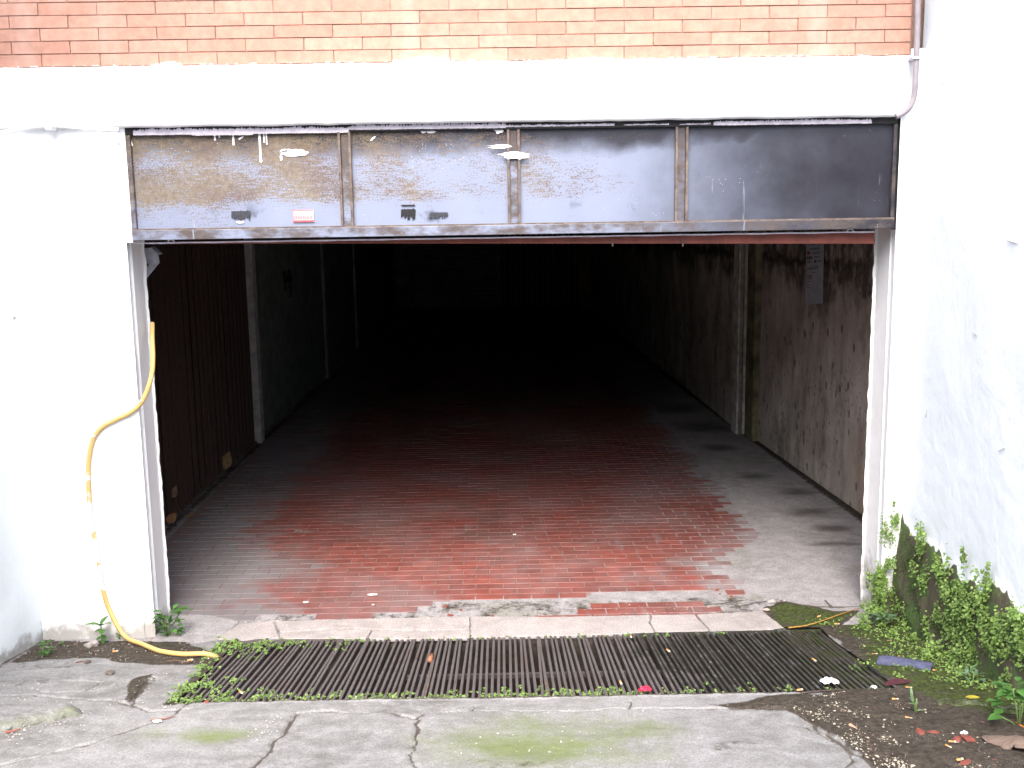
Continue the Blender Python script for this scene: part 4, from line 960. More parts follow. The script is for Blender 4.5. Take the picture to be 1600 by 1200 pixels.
# ------------------------------------------------------------------ PLANTS
def frames(nrm, rs):
    """random tangent frames for normals (n,3)"""
    n = nrm/np.linalg.norm(nrm, axis=1, keepdims=True); r = rs.normal(size=n.shape)
    t = r-(r*n).sum(1, keepdims=True)*n; t /= np.linalg.norm(t, axis=1, keepdims=True); return n, t, np.cross(n, t)
LEAF = np.array([(0, 0, 0), (.55, .38, .10), (.95, .30, .04), (1.15, 0, -.06), (.95, -.30, .04), (.55, -.38, .10)])
FAN = np.array([(0, 0, 0), (.45, .55, .08), (.85, .62, .02), (1.1, .0, .0), (.85, -.62, .02), (.45, -.55, .08)])
def leaves(name, P, N, S, m, parent=None, shape=LEAF, seed=1):
    rs = np.random.default_rng(seed); n, t, b = frames(N, rs); k = len(shape)
    V = P[:, None]+S[:, None, None]*(shape[None, :, 0, None]*t[:, None]+shape[None, :, 1, None]*b[:, None]+shape[None, :, 2, None]*n[:, None])
    idx = np.arange(len(P))[:, None]*k
    Q = np.concatenate([idx+np.array([[0, 1, 2, 3]]), idx+np.array([[0, 3, 4, 5]])])
    return arrays(name, V.reshape(-1, 3), Q, m, parent, smooth=False)
rs = np.random.default_rng(11)
def wall_top(Y): return np.interp(-Y, ey, ez)
# ferns and maidenhair tufts on the foot of the right wall
tufts = []
bright = [(1390, 830, 1.2), (1362, 905, .5), (1374, 915, .8), (1380, 925, .9), (1378, 895, .7), (1358, 945, .6), (1386, 912, .7), (1402, 812, .6), (1438, 832, .9), (1441, 858, .6), (1393, 868, .8), (1380, 900, .8), (1375, 930, 1.1), (1450, 895, 1.1), (1475, 905, .8), (1400, 945, 1.0), (1370, 955, .9), (1410, 975, 1.2), (1455, 1000, 1.1), (1430, 1010, 1.0),
          (1490, 930, 1.2), (1510, 925, 1.2), (1530, 935, 1.2), (1505, 950, 1.2), (1540, 955, 1.2), (1525, 975, 1.1), (1490, 970, .9), (1500, 985, .8), (1545, 920, .9), (1570, 970, 1.2), (1585, 985, 1.1), (1560, 1000, 1.1), (1535, 1000, 1.0), (1590, 1010, 1.0), (1520, 1015, .9), (1480, 1010, 1.0), (1465, 1030, 1.1), (1490, 1040, 1.1), (1520, 1040, 1.0), (1505, 1060, 1.0), (1598, 960, 1.1), (1610, 1000, 1.0), (1467, 880, .6), (1505, 868, .5), (1380, 985, 1.0), (1350, 985, .8), (1400, 1000, 1.0), (1448, 1035, 1.1), (1575, 1075, 1.0), (1470, 960, .8)]
P = []; N = []; S = []
for (px, py, q) in bright:
    c = on_side(px+rs.normal()*3, py+rs.normal()*3, XR-.02)
    zf = float(ramp_z(c[1]))
    k = int(190*q)
    if c[2] < zf: c = on_ramp(px, py); c[2] += .02
    if c[1] > YFRONT-.02: c = on_front(px, py, YFRONT-.02)
    r = 0.031*q
    sub_c = c+rs.normal(size=(5, 3))*np.array([.25, .8, 1.0])*r*1.1
    pick = rs.integers(0, 5, k)
    d = rs.normal(size=(k, 3))*np.array([.45, .6, .8])*r*.62; d[:, 0] = -np.abs(d[:, 0])-.004
    d[:, 2] -= rs.random(k)**2*r*1.0
    pts = sub_c[pick]+d; P.append(pts); nn = np.stack([-1.0+rs.normal(size=k)*.35, -.35+rs.normal(size=k)*.5, .9+rs.normal(size=k)*.45], -1); N.append(nn); S.append(.0038+rs.random(k)*.0062)
P = np.concatenate(P); N = np.concatenate(N); S = np.concatenate(S); P[:, 2] = np.maximum(P[:, 2], ramp_z(P[:, 1])+.006)
P[:, 0] = np.where(P[:, 1] < YFRONT-.03, np.minimum(P[:, 0], XR-.006), P[:, 0]); P[:, 1] = np.where(P[:, 0] > XJR-.01, np.minimum(P[:, 1], YFRONT-.008), P[:, 1])
tag(leaves('wall_fern', P, N, S, M['fern'], shape=FAN, seed=2), kind='stuff')
# darker low growth between the tufts
k = 9000; Yq = YFRONT-.02-rs.random(k)*1.75; tq_ = wall_top(Yq); z0 = ramp_z(Yq); Zq = z0+(tq_-z0)*rs.random(k)**.8*.97
kp = fbm(Yq, Zq, 9, 4, 201) > .50; Yq, Zq = Yq[kp], Zq[kp]; k = len(Yq)
P = np.stack([XR-.012-rs.random(k)*.022, Yq, Zq], -1); N = np.stack([-1+rs.normal(size=k)*.4, rs.normal(size=k)*.5, .5+rs.normal(size=k)*.5], -1)
tag(leaves('wall_moss', P, N, .003+rs.random(k)*.004, M['fern_dark'], shape=FAN, seed=3), kind='stuff')
# ground cover along the foot of that wall
k = 9000; px = 1240+rs.random(k)*400; py = 955+rs.random(k)*190
A = np.array([on_ramp(a, b) for a, b in zip(px, py)])
turfp = RP([(1250, 980), (1345, 945), (1640, 1070), (1640, 1150), (1560, 1090), (1470, 1075), (1375, 1066), (1330, 1050), (1340, 1000), (1290, 985)])
sdv = poly_sd(A[:, 0]+.05*(fbm(A[:, 0], A[:, 1], 9, 3, 210)-.5), A[:, 1], turfp)
kp = (sdv > 0) & (fbm(A[:, 0], A[:, 1], 20, 4, 211)+.4*np.clip(1-(XR-A[:, 0])/.25, 0, 1) > .56) & (A[:, 0] < XR-.02); A = A[kp]; k = len(A); A[:, 2] += .012+rs.random(k)*.012
N = np.stack([rs.normal(size=k)*.45-.2, rs.normal(size=k)*.45-.3, np.ones(k)], -1)
tag(leaves('ground_cover', A, N, .0035+rs.random(k)*.0055, M['fern'], shape=FAN, seed=4), kind='stuff')
# seedlings between the grate bars
Ps = []; Ns = []; Ss = []
def seeds(x, y, z, n, r, s):
    a = rs.random(n)*6.283; Ps.append(np.stack([x+np.cos(a)*r*rs.random(n), y+np.sin(a)*r*rs.random(n), z+rs.random(n)*r*.8], -1))
    Ns.append(np.stack([rs.normal(size=n)*.4, rs.normal(size=n)*.4-.4, np.ones(n)], -1)); Ss.append(s*(.6+.8*rs.random(n)))
for k in range(nb_):
    xg = GX0+.012+(k+.5)*sp; t = (xg-GX0)/(GX1-GX0)
    dens = 1.0 if t < .62 else (.45 if t < .8 else .3)
    n = rs.poisson(3.4*dens)
    for j in range(n):
        q = abs(rs.normal())*.045+.008; y = GY0+q; z = float(ramp_z(y))
        if t > .62 and rs.random() < .4: continue
        seeds(xg+rs.normal()*.002, y, z-.006, 5, .009, .0056)
    if rs.random() < .30 and t < .85:
        y = GY1-.01-rs.random()*.03; seeds(xg, y, float(ramp_z(y))-.004, 5, .009, .0065)
for px, py, n in [(345, 1020, 40), (330, 1030, 30), (375, 1012, 40), (405, 1012, 30), (355, 1008, 30), (425, 1010, 20), (320, 1045, 22), (395, 1022, 14), (310, 1060, 16), (300, 1075, 22), (285, 1085, 26), (322, 1072, 22), (275, 1095, 16), (335, 1080, 14), (365, 1070, 10), (450, 1008, 12), (470, 1010, 9), (520, 1008, 8), (536, 1012, 8), (300, 1093, 16), (355, 1093, 14), (400, 1090, 12)]:
    for j in range(int(n*.6)):
        p = on_ramp(px+rs.normal()*9, py+rs.normal()*5); seeds(p[0], p[1], p[2]+.004, 5, .010, .0062)
tag(leaves('seedlings', np.concatenate(Ps), np.concatenate(Ns), np.concatenate(Ss), M['seedling'], shape=FAN, seed=5), kind='stuff')

def leaf_mesh(name, m, L, W, curl=.25, notch=0, nseg=6):
    mb = MB(); vs_ = []; 
    for i in range(nseg+1):
        t = i/nseg; w = W*math.sin(math.pi*min(1, (t*.92+.06)))**.8*(1-t*.35); w *= (1+notch*(i % 2)); z = -curl*L*t*t+.10*L*t
        vs_ += [(t*L, -w, z+w*.25), (t*L, 0, z), (t*L, w, z+w*.25)]
    fs = []
    for i in range(nseg):
        a = i*3; fs += [(a, a+3, a+4, a+1), (a+1, a+4, a+5, a+2)]
    mb.add(vs_, fs); return mb.mesh(name, m, True)
def plant(name, base, label, m, spec, stems, shape, height):
    """spec: (azimuth deg, elevation deg, height fraction, scale)"""
    t = empty(name, tuple(base), label, 'plant'); B = Vector(base)
    me = leaf_mesh('leaf', m, *shape)
    for (az, el, h, s, dx, dy) in spec:
        o = bpy.data.objects.new('leaf', me); scene.collection.objects.link(o); o.parent = t
        o.location = (dx, dy, h*height); o.rotation_euler = Euler((random.uniform(-.2, .2), -math.radians(el), math.radians(az))); o.scale = (s, s, s)
    mb = MB()
    for (dx, dy, h) in stems: mb.tube([(0, 0, -.01), (dx*.4, dy*.4, h*height*.5), (dx, dy, h*height)], .0022, 5)
    o = bpy.data.objects.new('stem', mb.mesh('stem', M['stem'], True)); scene.collection.objects.link(o); o.parent = t
    return t
b = on_ramp(160, 1006)
plant('broadleaf_seedling', b, 'young plant with four broad leaves at the foot of the left pier beside a stone', M['nettle'],
      [(200, 25, 1, 1.0, 0, 0), (250, 35, 1.02, .85, 0, 0), (-20, 28, 1, .95, 0, 0), (60, 45, 1.05, .8, 0, 0), (-65, 5, .8, .75, 0, 0), (170, -5, .75, .6, 0, 0), (-40, -20, .5, .55, 0, 0), (230, -10, .4, .5, 0, 0), (20, -10, .4, .45, 0, 0), (300, -10, .25, .45, 0, 0)], [(0, 0, 1)], (.058, .022, .3), .075)
def bushy(base, n, r, h, seed):
    r_ = random.Random(seed); out = []; st = []
    for i in range(n):
        a = r_.uniform(0, 360); q = r*math.sqrt(r_.random()); hh = r_.uniform(.15, 1)
        out.append((a, r_.uniform(-10, 35), hh, r_.uniform(.7, 1.15), q*math.cos(math.radians(a))*1.0, q*math.sin(math.radians(a))*.6))
        if i % 6 == 0: st.append((out[-1][4], out[-1][5], hh))
    return out, st
b = on_ramp(263, 997); sp_, st_ = bushy(b, 46, .045, 1, 3)
sp_ += [(a, 15, .95, .9, .05+.01*i, .02) for i, a in enumerate((0, 70, 150, 220, 300))]
plant('nettle_clump', b, 'leafy green clump growing at the inner foot of the left jamb', M['nettle'], sp_, st_+[(.055, .02, .95)], (.032, .012, .25), .12)
b = on_ramp(72, 1026); sp_, st_ = bushy(b, 22, .022, 1, 5)
plant('small_nettle', b, 'small green sprout in the left corner at the foot of the low wall', M['nettle'], sp_, st_, (.022, .008, .2), .055)
b = on_ramp(98, 1010); sp_, st_ = bushy(b, 7, .008, 1, 6)
plant('tiny_sprout', b, 'tiny green sprout under the left pier near the corner', M['seedling'], sp_, st_, (.013, .006, .2), .02)
b = on_ramp(187, 1000); sp_, st_ = bushy(b, 9, .012, 1, 7)
plant('tiny_sprout', b, 'tiny green sprout right beside the hose under the left pier', M['nettle'], sp_, st_, (.015, .006, .2), .03)
b = on_ramp(1380, 985); b[2] += .0
plant('pale_rosette', b, 'pale green rosette plant with pointed leaves in the ferns by the right jamb', M['sage'],
      [(k*51.4+10, 18+8*(k % 2), 1.0, 1.0-.15*(k % 3 == 1), 0, 0) for k in range(7)]+[(k*90+30, 50, 1.1, .55, 0, 0) for k in range(4)], [(0, 0, 1)], (.060, .016, .3), .05)
b = on_ramp(1520, 1072)
plant('grey_green_plant', b, 'low grey green plant with narrow leaves at the foot of the right wall', M['sage'],
      [(k*47, 10+20*(k % 3), .4+.12*(k % 5), .8, .02*math.cos(k), .02*math.sin(k)) for k in range(11)], [(0, 0, 1)], (.042, .009, .2), .05)
b = on_ramp(1431, 1116)
plant('weed_sprig', b, 'small narrow leaved sprig growing in the dirt right of the drain', M['sage'],
      [(k*58, 15+15*(k % 3), .2+.13*(k % 6), .8, 0, .01*(k % 3)) for k in range(12)]+[(90, 70, .9, 1.2, -.01, .01)], [(0, 0, 1), (-.012, .01, 1.3)], (.030, .0042, .2), .05)
b = on_ramp(1592, 1138); sp_, st_ = bushy(b, 34, .05, 1, 9)
plant('long_stemmed_plant', b, 'green plant with round leaves on long bare stems at the right edge', M['nettle'],
      [(a, e, .45+.5*h, s*1.3, x-.01, y+.02) for a, e, h, s, x, y in sp_]+[(180, 0, .35, 1.6, -.06, -.02), (200, -10, .45, 1.2, -.05, 0)], [(0, 0, .9), (-.02, .01, .9), (.015, .0, .8), (-.06, -.02, .35)], (.026, .013, .3), .13)

# ------------------------------------------------------------------ LITTER AND STONES
GRD = lambda x, y: on_ramp(x, y) if y > 985 else on_floor(x, y)
def rock(name, px, py, w, d, h, m, label, cat, seed=0, rot=0, grp=None, z=0.006):
    import bmesh
    r_ = np.random.default_rng(seed); bm = bmesh.new(); bmesh.ops.create_icosphere(bm, subdivisions=3 if w > .04 else 2, radius=1)
    off = r_.random(3)*50; V = []
    pl_ = [(Vector(r_.normal(size=3)).normalized(), .62+.25*r_.random()) for _ in range(9)]
    for v in bm.verts:
        for nn, dd in pl_:
            q = v.co.dot(nn)
            if q > dd: v.co -= nn*(q-dd)
        f = 1+.22*mnoise.noise(Vector(v.co*2.3)+Vector(off))
        v.co = Vector((v.co.x*f*w/2, v.co.y*f*d/2, v.co.z*f*h/2))
    me = bpy.data.meshes.new(name); bm.to_mesh(me); bm.free(); me.materials.append(m)
    o = bpy.data.objects.new(name, me); p = GRD(px, py); o.location = (p[0], p[1], p[2]+h*.3+z*.5); o.rotation_euler = (0, r_.normal()*.1, rot); link(o)
    return tag(o, label, cat, grp)
ms = simple('pale stone', (.26, .24, .225), .9, .45, 30, .003); mr = simple('red tile chip', (.17, .048, .036), .8, .25, 50, .001); mg = simple('dark clod', (.10, .08, .07), .95, .4, 50, .003)
rock('stone', 145, 1012, .062, .05, .034, ms, 'rough pale stone lying under the broad leaved plant on the left', 'stone', 1)
rock('clod', 172, 1055, .036, .03, .020, mg, 'dark clod alone on the grey concrete left of the drain', 'clod', 2)
rock('clod', 136, 1037, .030, .024, .014, mg, 'dark clod beside a red twig near the left wall', 'clod', 3)
rock('clod', 119, 1010, .026, .022, .016, mg, 'dark clod touching the left pier, left of the pale stone', 'clod', 4)
rock('stone', 1206, 943, .042, .034, .020, ms, 'pale rounded stone at the broken tile edge on the right, the farther one', 'stone', 5)
rock('stone', 1198, 955, .034, .028, .014, simple('pinkish chip', (.45, .33, .30), .9, .3, 30, .002), 'pinkish chip just before the pale rounded stone on the right', 'stone', 6)
rock('stone', 1225, 940, .012, .012, .008, ms, 'small pale pebble right of the pale rounded stone', 'stone', 16)
chips = [(1422, 1143, .030, 'red tile chip, farthest left of the three together in the right dirt'), (1438, 1150, .050, 'flat red tile chip in the middle of the three in the right dirt'), (1455, 1149, .046, 'red tile chip, farthest right of the three together in the right dirt'),
         (1495, 1159, .046, 'thin red tile chip touching a larger chip near the bark piece'), (1514, 1159, .050, 'larger red tile chip nearest to the bark piece'), (1508, 1196, .050, 'red tile chip at the bottom edge of the picture on the right'), (1556, 1192, .020, 'small red tile chip below the bark piece'),
         (1367, 1110, .016, 'small reddish chip on the gravel right of the drain'), (323, 1099, .030, 'flat red chip on the front edge of the grate at left'), (620, 950, .0, '')]
for i, (x, y, w, l) in enumerate(chips):
    if w: rock('tile_chip', x, y, w, w*.55, w*.28 if w > .02 else w*.5, mr, l, 'tile chip', 30+i, rot=(i*1.3) % 3, grp='red tile chips lying about')
FL = ['broken red tile fragment nearest the camera in the middle of the worn gap', 'red tile fragment just behind the nearest one in the worn gap', 'red tile fragment right of the middle group in the worn gap', 'tiny red tile fragment at the left of the middle group in the worn gap',
      'broken red tile fragment at the right end of the worn gap, by the tile edge', 'red tile fragment nearer the threshold stones at the right end of the worn gap', 'tiny red crumb between the two right hand fragments of the worn gap', 'red tile sliver against the second threshold stone', 'small red tile sliver just right of the one against the second threshold stone']
for i, (x, y, w) in enumerate([(704, 961, .040), (695, 947, .035), (720, 953, .026), (690, 965, .018), (1120, 922, .030), (1143, 932, .028), (1125, 928, .014), (752, 966, .05), (770, 962, .03)]):
    o = rock('tile_fragment', x, y, w, w*.6, .008, mr, FL[i], 'tile fragment', 60+i, rot=i, grp='tile fragments in the worn gap'); o.location.z -= .006

# cigarette ends
mf = simple('filter paper', (.55, .26, .09), .7, .3, 80, 0); mw = simple('cigarette paper', (.50, .47, .40), .7, .3, 80, 0)
proto = None
butts = [(1420, 1080, 95, 'cigarette end with orange filter right of the dark red leaf'), (1399, 1097, 80, 'cigarette end in the dirt below the dark red leaf'), (1420, 1127, 60, 'short bright orange cigarette end above the red tile chips'), (1308, 979, 75, 'cigarette end on the moss behind the right end of the drain'),
         (1408, 1031, 85, 'cigarette end lying just above the folded blue grey cloth'), (1367, 1027, 90, 'yellowish cigarette end left of and above the blue grey cloth'), (1390, 1006, 95, 'cigarette end under the ferns behind the blue cloth'), (1488, 1164, 95, 'pale cigarette end in front of the thin red chip'),
         (1482, 1172, 20, 'thin pale cigarette end standing askew before the red chips'), (1500, 1192, 110, 'cigarette end touching the chip at the bottom edge'), (181, 1022, 100, 'orange cigarette end beside the hose on the left'), (298, 1036, 95, 'orange cigarette end under the end of the yellow hose'),
         (1044, 1021, 20, 'white and brown cigarette end on the grate, in its right half'), (377, 1087, 30, 'orange cigarette end among the seedlings at the left front of the grate'), (1272, 1036, 20, 'brown stub on the wet right part of the grate'), (986, 999, 10, 'orange stub at the back edge of the grate'), (1280, 967, 125, 'yellow brown stub on the moss beside the long straw'), (1250, 1083, 95, 'orange stub at the front edge of the grate on the right'), (970, 1072, 10, 'brown stub left of the red crumpled wrapper on the grate'), (1462, 1053, 70, 'orange stub at the right end of the blue grey cloth'), (1484, 1082, 70, 'small orange stub right of the dark fallen leaf'), (1372, 1030, 10, '')]
def butt_parts():
    a = MB(); a.tube([(-.011, 0, .0036), (.003, 0, .0036)], .0036, 8); b = MB(); b.tube([(.0031, 0, .0036), (.007, 0.0005, .004), (.010, .001, .0036)], [.0035, .0034, .0022], 8)
    return a.mesh('filter', mf, True), b.mesh('paper', mw, True)
fa, pa = butt_parts()
for i, (x, y, az, l) in enumerate(butts):
    if not l: continue
    p = GRD(x, y); t = empty('cigarette_end', (p[0], p[1], p[2]+(.008 if y < 1090 or x < 1300 else .006)), l, 'cigarette end', 'cigarette ends', (0, random.uniform(-.1, .1), math.radians(az-90)+random.uniform(-.2, .2)))
    for nm, me in (('filter', fa), ('paper', pa)):
        o = bpy.data.objects.new(nm, me); scene.collection.objects.link(o); o.parent = t
# folded blue grey cloth
def cloth():
    a = on_ramp(1372, 1040); b = on_ramp(1456, 1051); d = b-a; L = np.linalg.norm(d); d /= L; s = np.cross((0, 0, 1), d); n = 26; k = 22; V = np.zeros((n, k, 3))
    for i in range(n):
        t = i/(n-1)
        c = a+d*L*t; bend = .010*math.sin(t*3.1)
        for j in range(k):
            q = 2*math.pi*j/(k-1); rx = .030*(1+.10*math.sin(t*7)); rz = .013*(1+.15*math.sin(t*5+1))
            u = math.copysign(abs(math.cos(q))**.7, math.cos(q))*rx; v = math.copysign(abs(math.sin(q))**.8, math.sin(q))*rz
            w = 1+.08*mnoise.noise(Vector((t*6, math.cos(q)*2, math.sin(q)*2)))
            V[i, j] = c+s*(u*w+bend)+np.array([0, 0, .018+v*w])
    o = sheet('folded_cloth', V, None, cm); o.name = 'folded_cloth'
    so = o.modifiers.new('solid', 'SOLIDIFY'); so.thickness = .0025
    return o
g = G('blue grey cloth', .95, .1); c = g.hsv((.075, .082, .135), .5, 1, g.rm(g.noise(40, 5, .7), .3, .7, .75, 1.25)); g.bump(g.noise(300, 2), .0008); g.bump(g.noise(30, 4), .003); cm = g.out(c)
tag(cloth(), 'rolled blue grey cloth lying between the drain and the ferns', 'cloth')
# crumpled wrappers
def crumple(px, py, w, d, h, col, label, seed, nm='crumpled_paper', cat='litter'):
    r_ = np.random.default_rng(seed); n = 9; A, B = np.meshgrid(np.linspace(-1, 1, n), np.linspace(-1, 1, n))
    p = GRD(px, py); P = np.stack([p[0]+A*w/2*(1-.25*np.abs(B))+r_.normal(size=A.shape)*w*.03, p[1]+B*d/2*(1-.3*np.abs(A))+r_.normal(size=A.shape)*w*.03, p[2]+.006+h*np.clip(.5+.5*np.cos(A*1.6)*np.cos(B*1.4)+r_.normal(size=A.shape)*.22, 0, 1.3)], -1)
    o = sheet(nm, P, None, simple(nm+str(seed), col, .6, .1, 50, 0), smooth=False); s_ = o.modifiers.new('solid', 'SOLIDIFY'); s_.thickness = .0012
    return tag(o, label, cat)
crumple(1296, 1071, .062, .045, .018, (.78, .74, .80), 'crumpled white paper on the right end of the grate', 1)
crumple(1008, 1083, .042, .024, .014, (.55, .02, .06), 'crushed bright red wrapper on the front edge of the grate', 2, 'crumpled_wrapper')
crumple(1365, 1078, .020, .020, .008, (.75, .74, .75), 'tiny white scrap in the dirt right of the grate', 3, 'paper_scrap')
crumple(1506, 1150, .022, .014, .007, (.70, .69, .70), 'tiny white scrap behind the larger red chip', 4, 'paper_scrap')
crumple(246, 1131, .030, .012, .006, (.74, .72, .70), 'white scrap lying in the long joint at lower left', 5, 'paper_scrap')
crumple(582, 931, .045, .024, .002, (.66, .62, .60), 'pale paint flake on the red tiles, the larger left one', 6, 'paint_flake')
crumple(478, 943, .024, .018, .002, (.66, .62, .60), 'pale paint flake on the red tiles, the one farthest left', 7, 'paint_flake')
crumple(583, 947, .012, .012, .002, (.66, .62, .60), 'tiny pale paint flake on the tiles in front of the larger one', 8, 'paint_flake')
crumple(804, 837, .018, .02, .003, (.62, .6, .57), 'tiny pale scrap farther in on the red tiles', 9, 'paper_scrap')
# leaves, bark, straws, twigs
def dead_leaf(px, py, L, W, az, col, label, pos=None, el=0, nm='fallen_leaf'):
    me = leaf_mesh('leaf', simple('dry leaf %d' % px, col, .7, .3, 60, .001), L, W, .12); o = bpy.data.objects.new(nm, me); p = GRD(px, py) if pos is None else pos
    o.location = (p[0], p[1], p[2]+.010); o.rotation_euler = (math.pi/2, -math.radians(el), math.radians(15)) if el > 45 else (0, -math.radians(el), math.radians(az)); link(o); return tag(o, label, 'leaf')
dead_leaf(1382, 1075, .115, .024, 12, (.055, .015, .020), 'dark purple red dead leaf below the blue grey cloth')
dead_leaf(1467, 1084, .05, .007, 35, (.03, .02, .022), 'narrow dark fallen leaf in the moss below the ferns')
dead_leaf(1508, 1096, .052, .014, 5, (.30, .26, .03), 'small yellow fallen leaf near the mossy kerb on the right')
dead_leaf(1562, 1142, .035, .008, -10, (.02, .025, .035), 'small dark blue grey leaf below the mossy kerb')
dead_leaf(0, 0, .12, .045, 0, (.22, .14, .065), 'large torn tan leaf stuck at the foot of the brown gate', on_side(350, 735, -1.885), 70)
dead_leaf(0, 1, .07, .022, 20, (.16, .09, .06), 'tan leaf stuck low between slats of the brown gate', on_side(271, 780, -1.875), 75)
dead_leaf(0, 2, .07, .03, -60, (.20, .10, .045), 'orange tan leaf at the foot of the brown gate nearest the jamb', on_floor(263, 828)+np.array([0, 0, .03]), 50)
dead_leaf(0, 3, .08, .03, 50, (.26, .16, .08), 'flat brown leaf on the floor edge before the brown gate', on_floor(292, 811))
g = G('bark', .85, .2); c = g.mix(g.noise(1, 6, .7, g.scaled((12, 90, 60))), (.075, .050, .038), (.24, .185, .15)); g.bump(g.noise(1, 5, .7, g.scaled((14, 110, 70))), .003); bm2 = g.out(c)
def bark():
    a = on_ramp(1534, 1158); b = on_ramp(1625, 1180); d = b-a; L = np.linalg.norm(d); d /= L; s = np.cross((0, 0, 1), d); n = 30; k = 14; V = np.zeros((n, k, 3))
    for i in range(n):
        t = i/(n-1); wd = .006+.038*min(1, t*1.9)**.7
        for j in range(k):
            q = -1+2*j/(k-1); rg = .006*mnoise.noise(Vector((t*9, q*2, 3)))
            V[i, j] = a+d*(L*t+rg*2)+s*(q*wd+rg)+np.array([0, 0, .010+.022*math.cos(q*1.4)*min(1, t*1.6)+rg*.6+(.012*max(0, -q) if t > .6 else 0)])
    o = sheet('bark_piece', V, None, bm2); s_ = o.modifiers.new('solid', 'SOLIDIFY'); s_.thickness = .004; return o
tag(bark(), 'curled piece of brown bark at the lower right edge', 'bark')
def twig(pts, r, col, label, lift=.008, nm='twig', cat='twig'):
    P = [GRD(*p)+np.array([0, 0, lift]) for p in pts]; mb = MB(); Q = smooth_path(P, 5); mb.tube(Q, list(np.linspace(r, r*.45, len(Q))), 6)
    return tag(mb.build(nm, simple('twig %d %d' % pts[0], col, .7, .3, 60, 0), smooth=True), label, cat)
twig([(1232, 986), (1262, 982), (1290, 973), (1315, 964), (1342, 955)], .0036, (.30, .17, .04), 'long yellow brown straw lying behind the right end of the drain', .014, 'straw', 'straw')
twig([(119, 1038), (128, 1036), (136, 1036)], .003, (.16, .05, .04), 'short red twig near the left wall', .006)
twig([(236, 1128), (256, 1126), (272, 1122)], .0035, (.22, .09, .07), 'red brown twig in the long joint at lower left', .006)
twig([(8, 1148), (20, 1146), (32, 1143)], .004, (.25, .08, .06), 'red brown twig before the mossy kerb at far left', .008)
twig([(262, 1036), (275, 1034), (292, 1037), (305, 1034)], .003, (.12, .07, .05), 'thin brown twigs under the end of the hose', .006)
twig([(1588, 1135), (1596, 1140), (1606, 1146)], .005, (.55, .17, .02), 'bright orange peel strip at the right edge by the long stemmed plant', .010, 'peel', 'peel')
twig([(1592, 1144), (1600, 1146)], .004, (.55, .17, .02), 'second shorter orange peel strip at the right edge', .008, 'peel', 'peel')
twig([(1252, 1086), (1275, 1083), (1318, 1080)], .0045, (.06, .045, .04), 'dark stick along the front edge of the grate at the right', .006)
twig([(1376, 1092), (1384, 1095), (1392, 1096)], .003, (.45, .42, .38), 'pale splinter left of a cigarette end in the right dirt', .006)
twig([(1366, 1167), (1380, 1168), (1386, 1163)], .003, (.55, .48, .44), 'thin pale splinter on the gravel at lower right', .006)
twig([(1328, 1136), (1336, 1141), (1342, 1146)], .006, (.42, .26, .18), 'tan wood chip on the gravel at lower right', .006)
# mossy kerb pieces
def kerb(p0, p1, w, h, label, seed, mosscol):
    a = on_ramp(*p0); b = on_ramp(*p1); n = 40; k = 14; V = np.zeros((n, k, 3)); d = b-a; L = np.linalg.norm(d[:2]); dn = d/np.linalg.norm(d); s = np.cross((0, 0, 1), dn); at = np.zeros((n, k))
    for i in range(n):
        t = i/(n-1); e = min(1, t*9, (1-t)*9)**.5
        for j in range(k):
            q = math.pi*j/(k-1); u = math.copysign(abs(math.cos(q))**.5, math.cos(q))*w; v = abs(math.sin(q))**.5*h*e
            f = .010*mnoise.noise(Vector((t*9+seed, u*30, v*30)))+.007*mnoise.noise(Vector((t*34+seed, u*60, v*60)))
            V[i, j] = a+d*t+s*(u*(.6+.4*e)+f)+np.array([0, 0, v+f*.8-.006]); at[i, j] = mosscol*(.6+.6*(u < 0))
    m_ = sheet('mossy_kerb', V, None, M['concrete'], attrs=dict(moss=at, dirt=at*0+(.55 if seed == 2 else .1), turf=at*0+(1 if seed == 2 else 0), crack=at*0), flip=False); return tag(m_, label, 'kerb')
kerb((-40, 1148), (128, 1112), .040, .034, 'low mossy broken kerb piece at the far left of the ramp', 1, .5)
kerb((1448, 1100), (1625, 1122), .034, .022, 'low kerb overgrown with moss at the right under the wall', 2, 1)
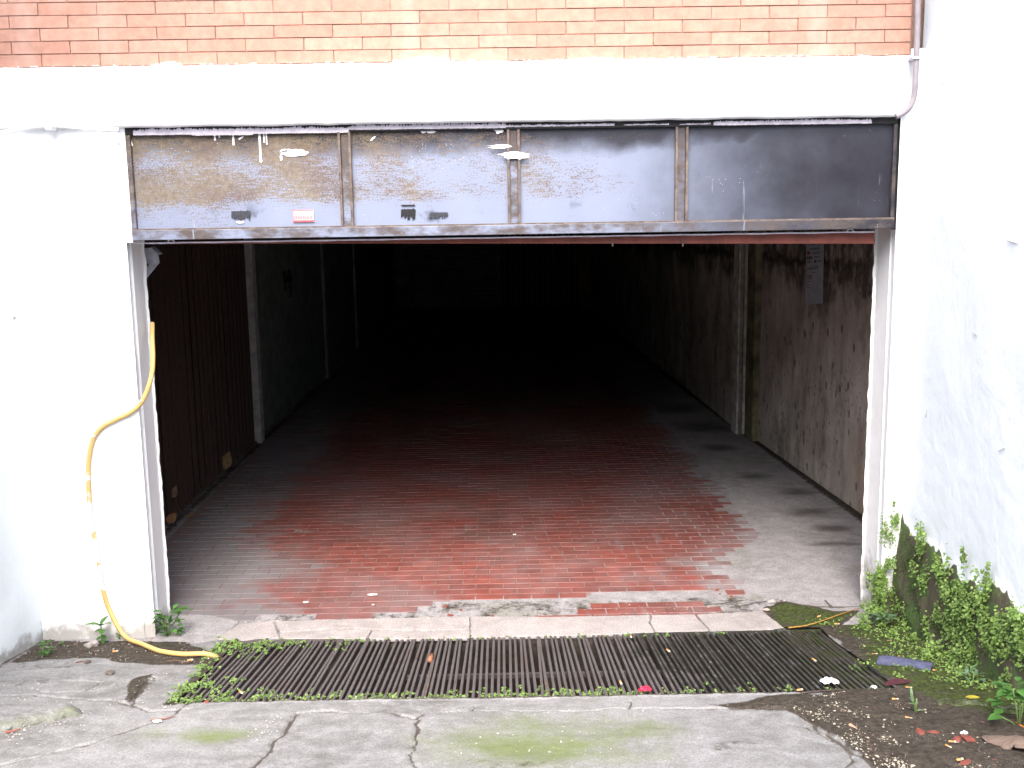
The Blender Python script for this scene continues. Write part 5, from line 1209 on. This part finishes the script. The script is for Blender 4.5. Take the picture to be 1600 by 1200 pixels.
# gravel: loose white grit on the right, at the left wall and in the channel edge
def grit(polys, n, s0, s1, name, col0, col1, seed, cl=.5):
    r_ = np.random.default_rng(seed); P = []
    for poly, k in polys:
        pp = np.array(poly, float); x0, y0 = pp.min(0); x1, y1 = pp.max(0); c = 0
        while c < k:
            x, y = r_.uniform(x0, x1), r_.uniform(y0, y1)
            if poly_sd(np.array([x]), np.array([y]), poly)[0] < 0: continue
            p = GRD(x, y)
            if fbm(np.array([p[0]]), np.array([p[1]]), 9, 3, seed)[0] < cl: 
                if r_.random() < .8: continue
            if GX0 < p[0] < GX1 and GY0 < p[1] < GY1: continue
            P.append(p); c += 1
    P = np.array(P); k = len(P)
    oc = np.array([(1, 0, 0), (-1, 0, 0), (0, 1, 0), (0, -1, 0), (0, 0, .7), (0, 0, -.5)]); F_ = np.array([(0, 2, 4), (2, 1, 4), (1, 3, 4), (3, 0, 4), (2, 0, 5), (1, 2, 5), (3, 1, 5), (0, 3, 5)])
    S = s0+(s1-s0)*r_.random(k)**2.5; a = r_.random(k)*6.28; sq = .6+.5*r_.random(k)
    R_ = np.stack([np.stack([np.cos(a), -np.sin(a), 0*a], -1), np.stack([np.sin(a), np.cos(a), 0*a], -1), np.stack([0*a, 0*a, 0*a+1], -1)], 1)
    vv = oc[None]*S[:, None, None]*np.stack([np.ones(k), sq, np.ones(k)], -1)[:, None]*(1+.25*r_.normal(size=(k, 6, 1)))
    V = np.einsum('nij,nkj->nki', R_, vv)+P[:, None]+np.array([0, 0, .007])
    g = G(name, .8, .3); c = g.mix(g.island, col0, col1); m = g.out(c)
    return tag(arrays(name, V.reshape(-1, 3), (F_[None]+np.arange(k)[:, None, None]*6).reshape(-1, 3), m, smooth=False), kind='stuff')
grit([([(1270, 1090), (1310, 1085), (1370, 1130), (1430, 1190), (1445, 1230), (1390, 1230), (1345, 1180), (1300, 1148), (1235, 1108)], 640), ([(1300, 1080), (1450, 1090), (1560, 1180), (1560, 1230), (1400, 1230)], 260)], 0, .0016, .0052, 'white_gravel', (.20, .18, .14), (.42, .39, .32), 21, .42)
grit([([(20, 1035), (70, 990), (240, 990), (340, 1020), (330, 1040), (150, 1035), (60, 1045)], 420), ([(0, 1070), (300, 1050), (290, 1100), (0, 1200)], 330), ([(0, 1150), (135, 1118), (138, 1124), (0, 1160)], 120), ([(700, 1130), (1050, 1125), (1050, 1200), (700, 1200)], 150), ([(450, 1112), (1290, 1100), (1290, 1130), (450, 1130)], 130), ([(430, 975), (1180, 935), (1190, 960), (430, 985)], 200), ([(380, 1140), (440, 1120), (430, 1160), (390, 1160)], 60)], 0, .0012, .0040, 'fine_grit', (.14, .13, .11), (.42, .40, .36), 22, .42)
grit([([(30, 1030), (90, 1000), (330, 1020), (330, 1035), (150, 1030)], 260), ([(1300, 990), (1380, 1060), (1590, 1120), (1590, 1200), (1380, 1200), (1290, 1090)], 900), ([(258, 850), (275, 850), (410, 700), (400, 690)], 90)], 0, .0015, .0055, 'dark_crumbs', (.035, .028, .022), (.16, .10, .075), 23, .42)

# scuffs and little cracks in the white plaster
M['scuff'] = simple('grey scuff', (.42, .41, .42), .9, .3, 60, 0)
for i, (x, y, w, h, a) in enumerate([(12, 494, 30, 5, -.15), (24, 497, 12, 4, .5), (40, 703, 5, 3, 0), (2, 655, 5, 6, 0), (150, 760, 7, 2, .2), (98, 862, 6, 3, 0), (122, 905, 5, 4, .4), (190, 850, 8, 3, .1), (58, 560, 4, 3, 0), (175, 470, 3, 3, 0), (186, 300, 3, 12, .1), (190, 255, 3, 8, 0), (187, 225, 5, 5, .4)]):
    splash(x, y, w, h, a, YFRONT-.0095, 'scuff', bld, 40+i, .6)
for i, pts in enumerate([[(1466, 108), (1470, 122), (1474, 136)], [(1477, 150), (1481, 158), (1484, 166)], [(1572, 374), (1583, 378), (1591, 381)], [(1404, 300), (1408, 330), (1405, 352), (1410, 366)], [(1520, 520), (1526, 524)], [(1448, 640), (1446, 652)], [(1560, 705), (1570, 700)]]):
    mb = MB(); mb.tube([tuple(on_side(x, y, XR-.004)) for x, y in pts], [.0012, .003, .0012] if len(pts) == 3 else .0016, 5)
    mb.build('hairline_crack', M['scuff'], bpy.data.objects['side_wall'])
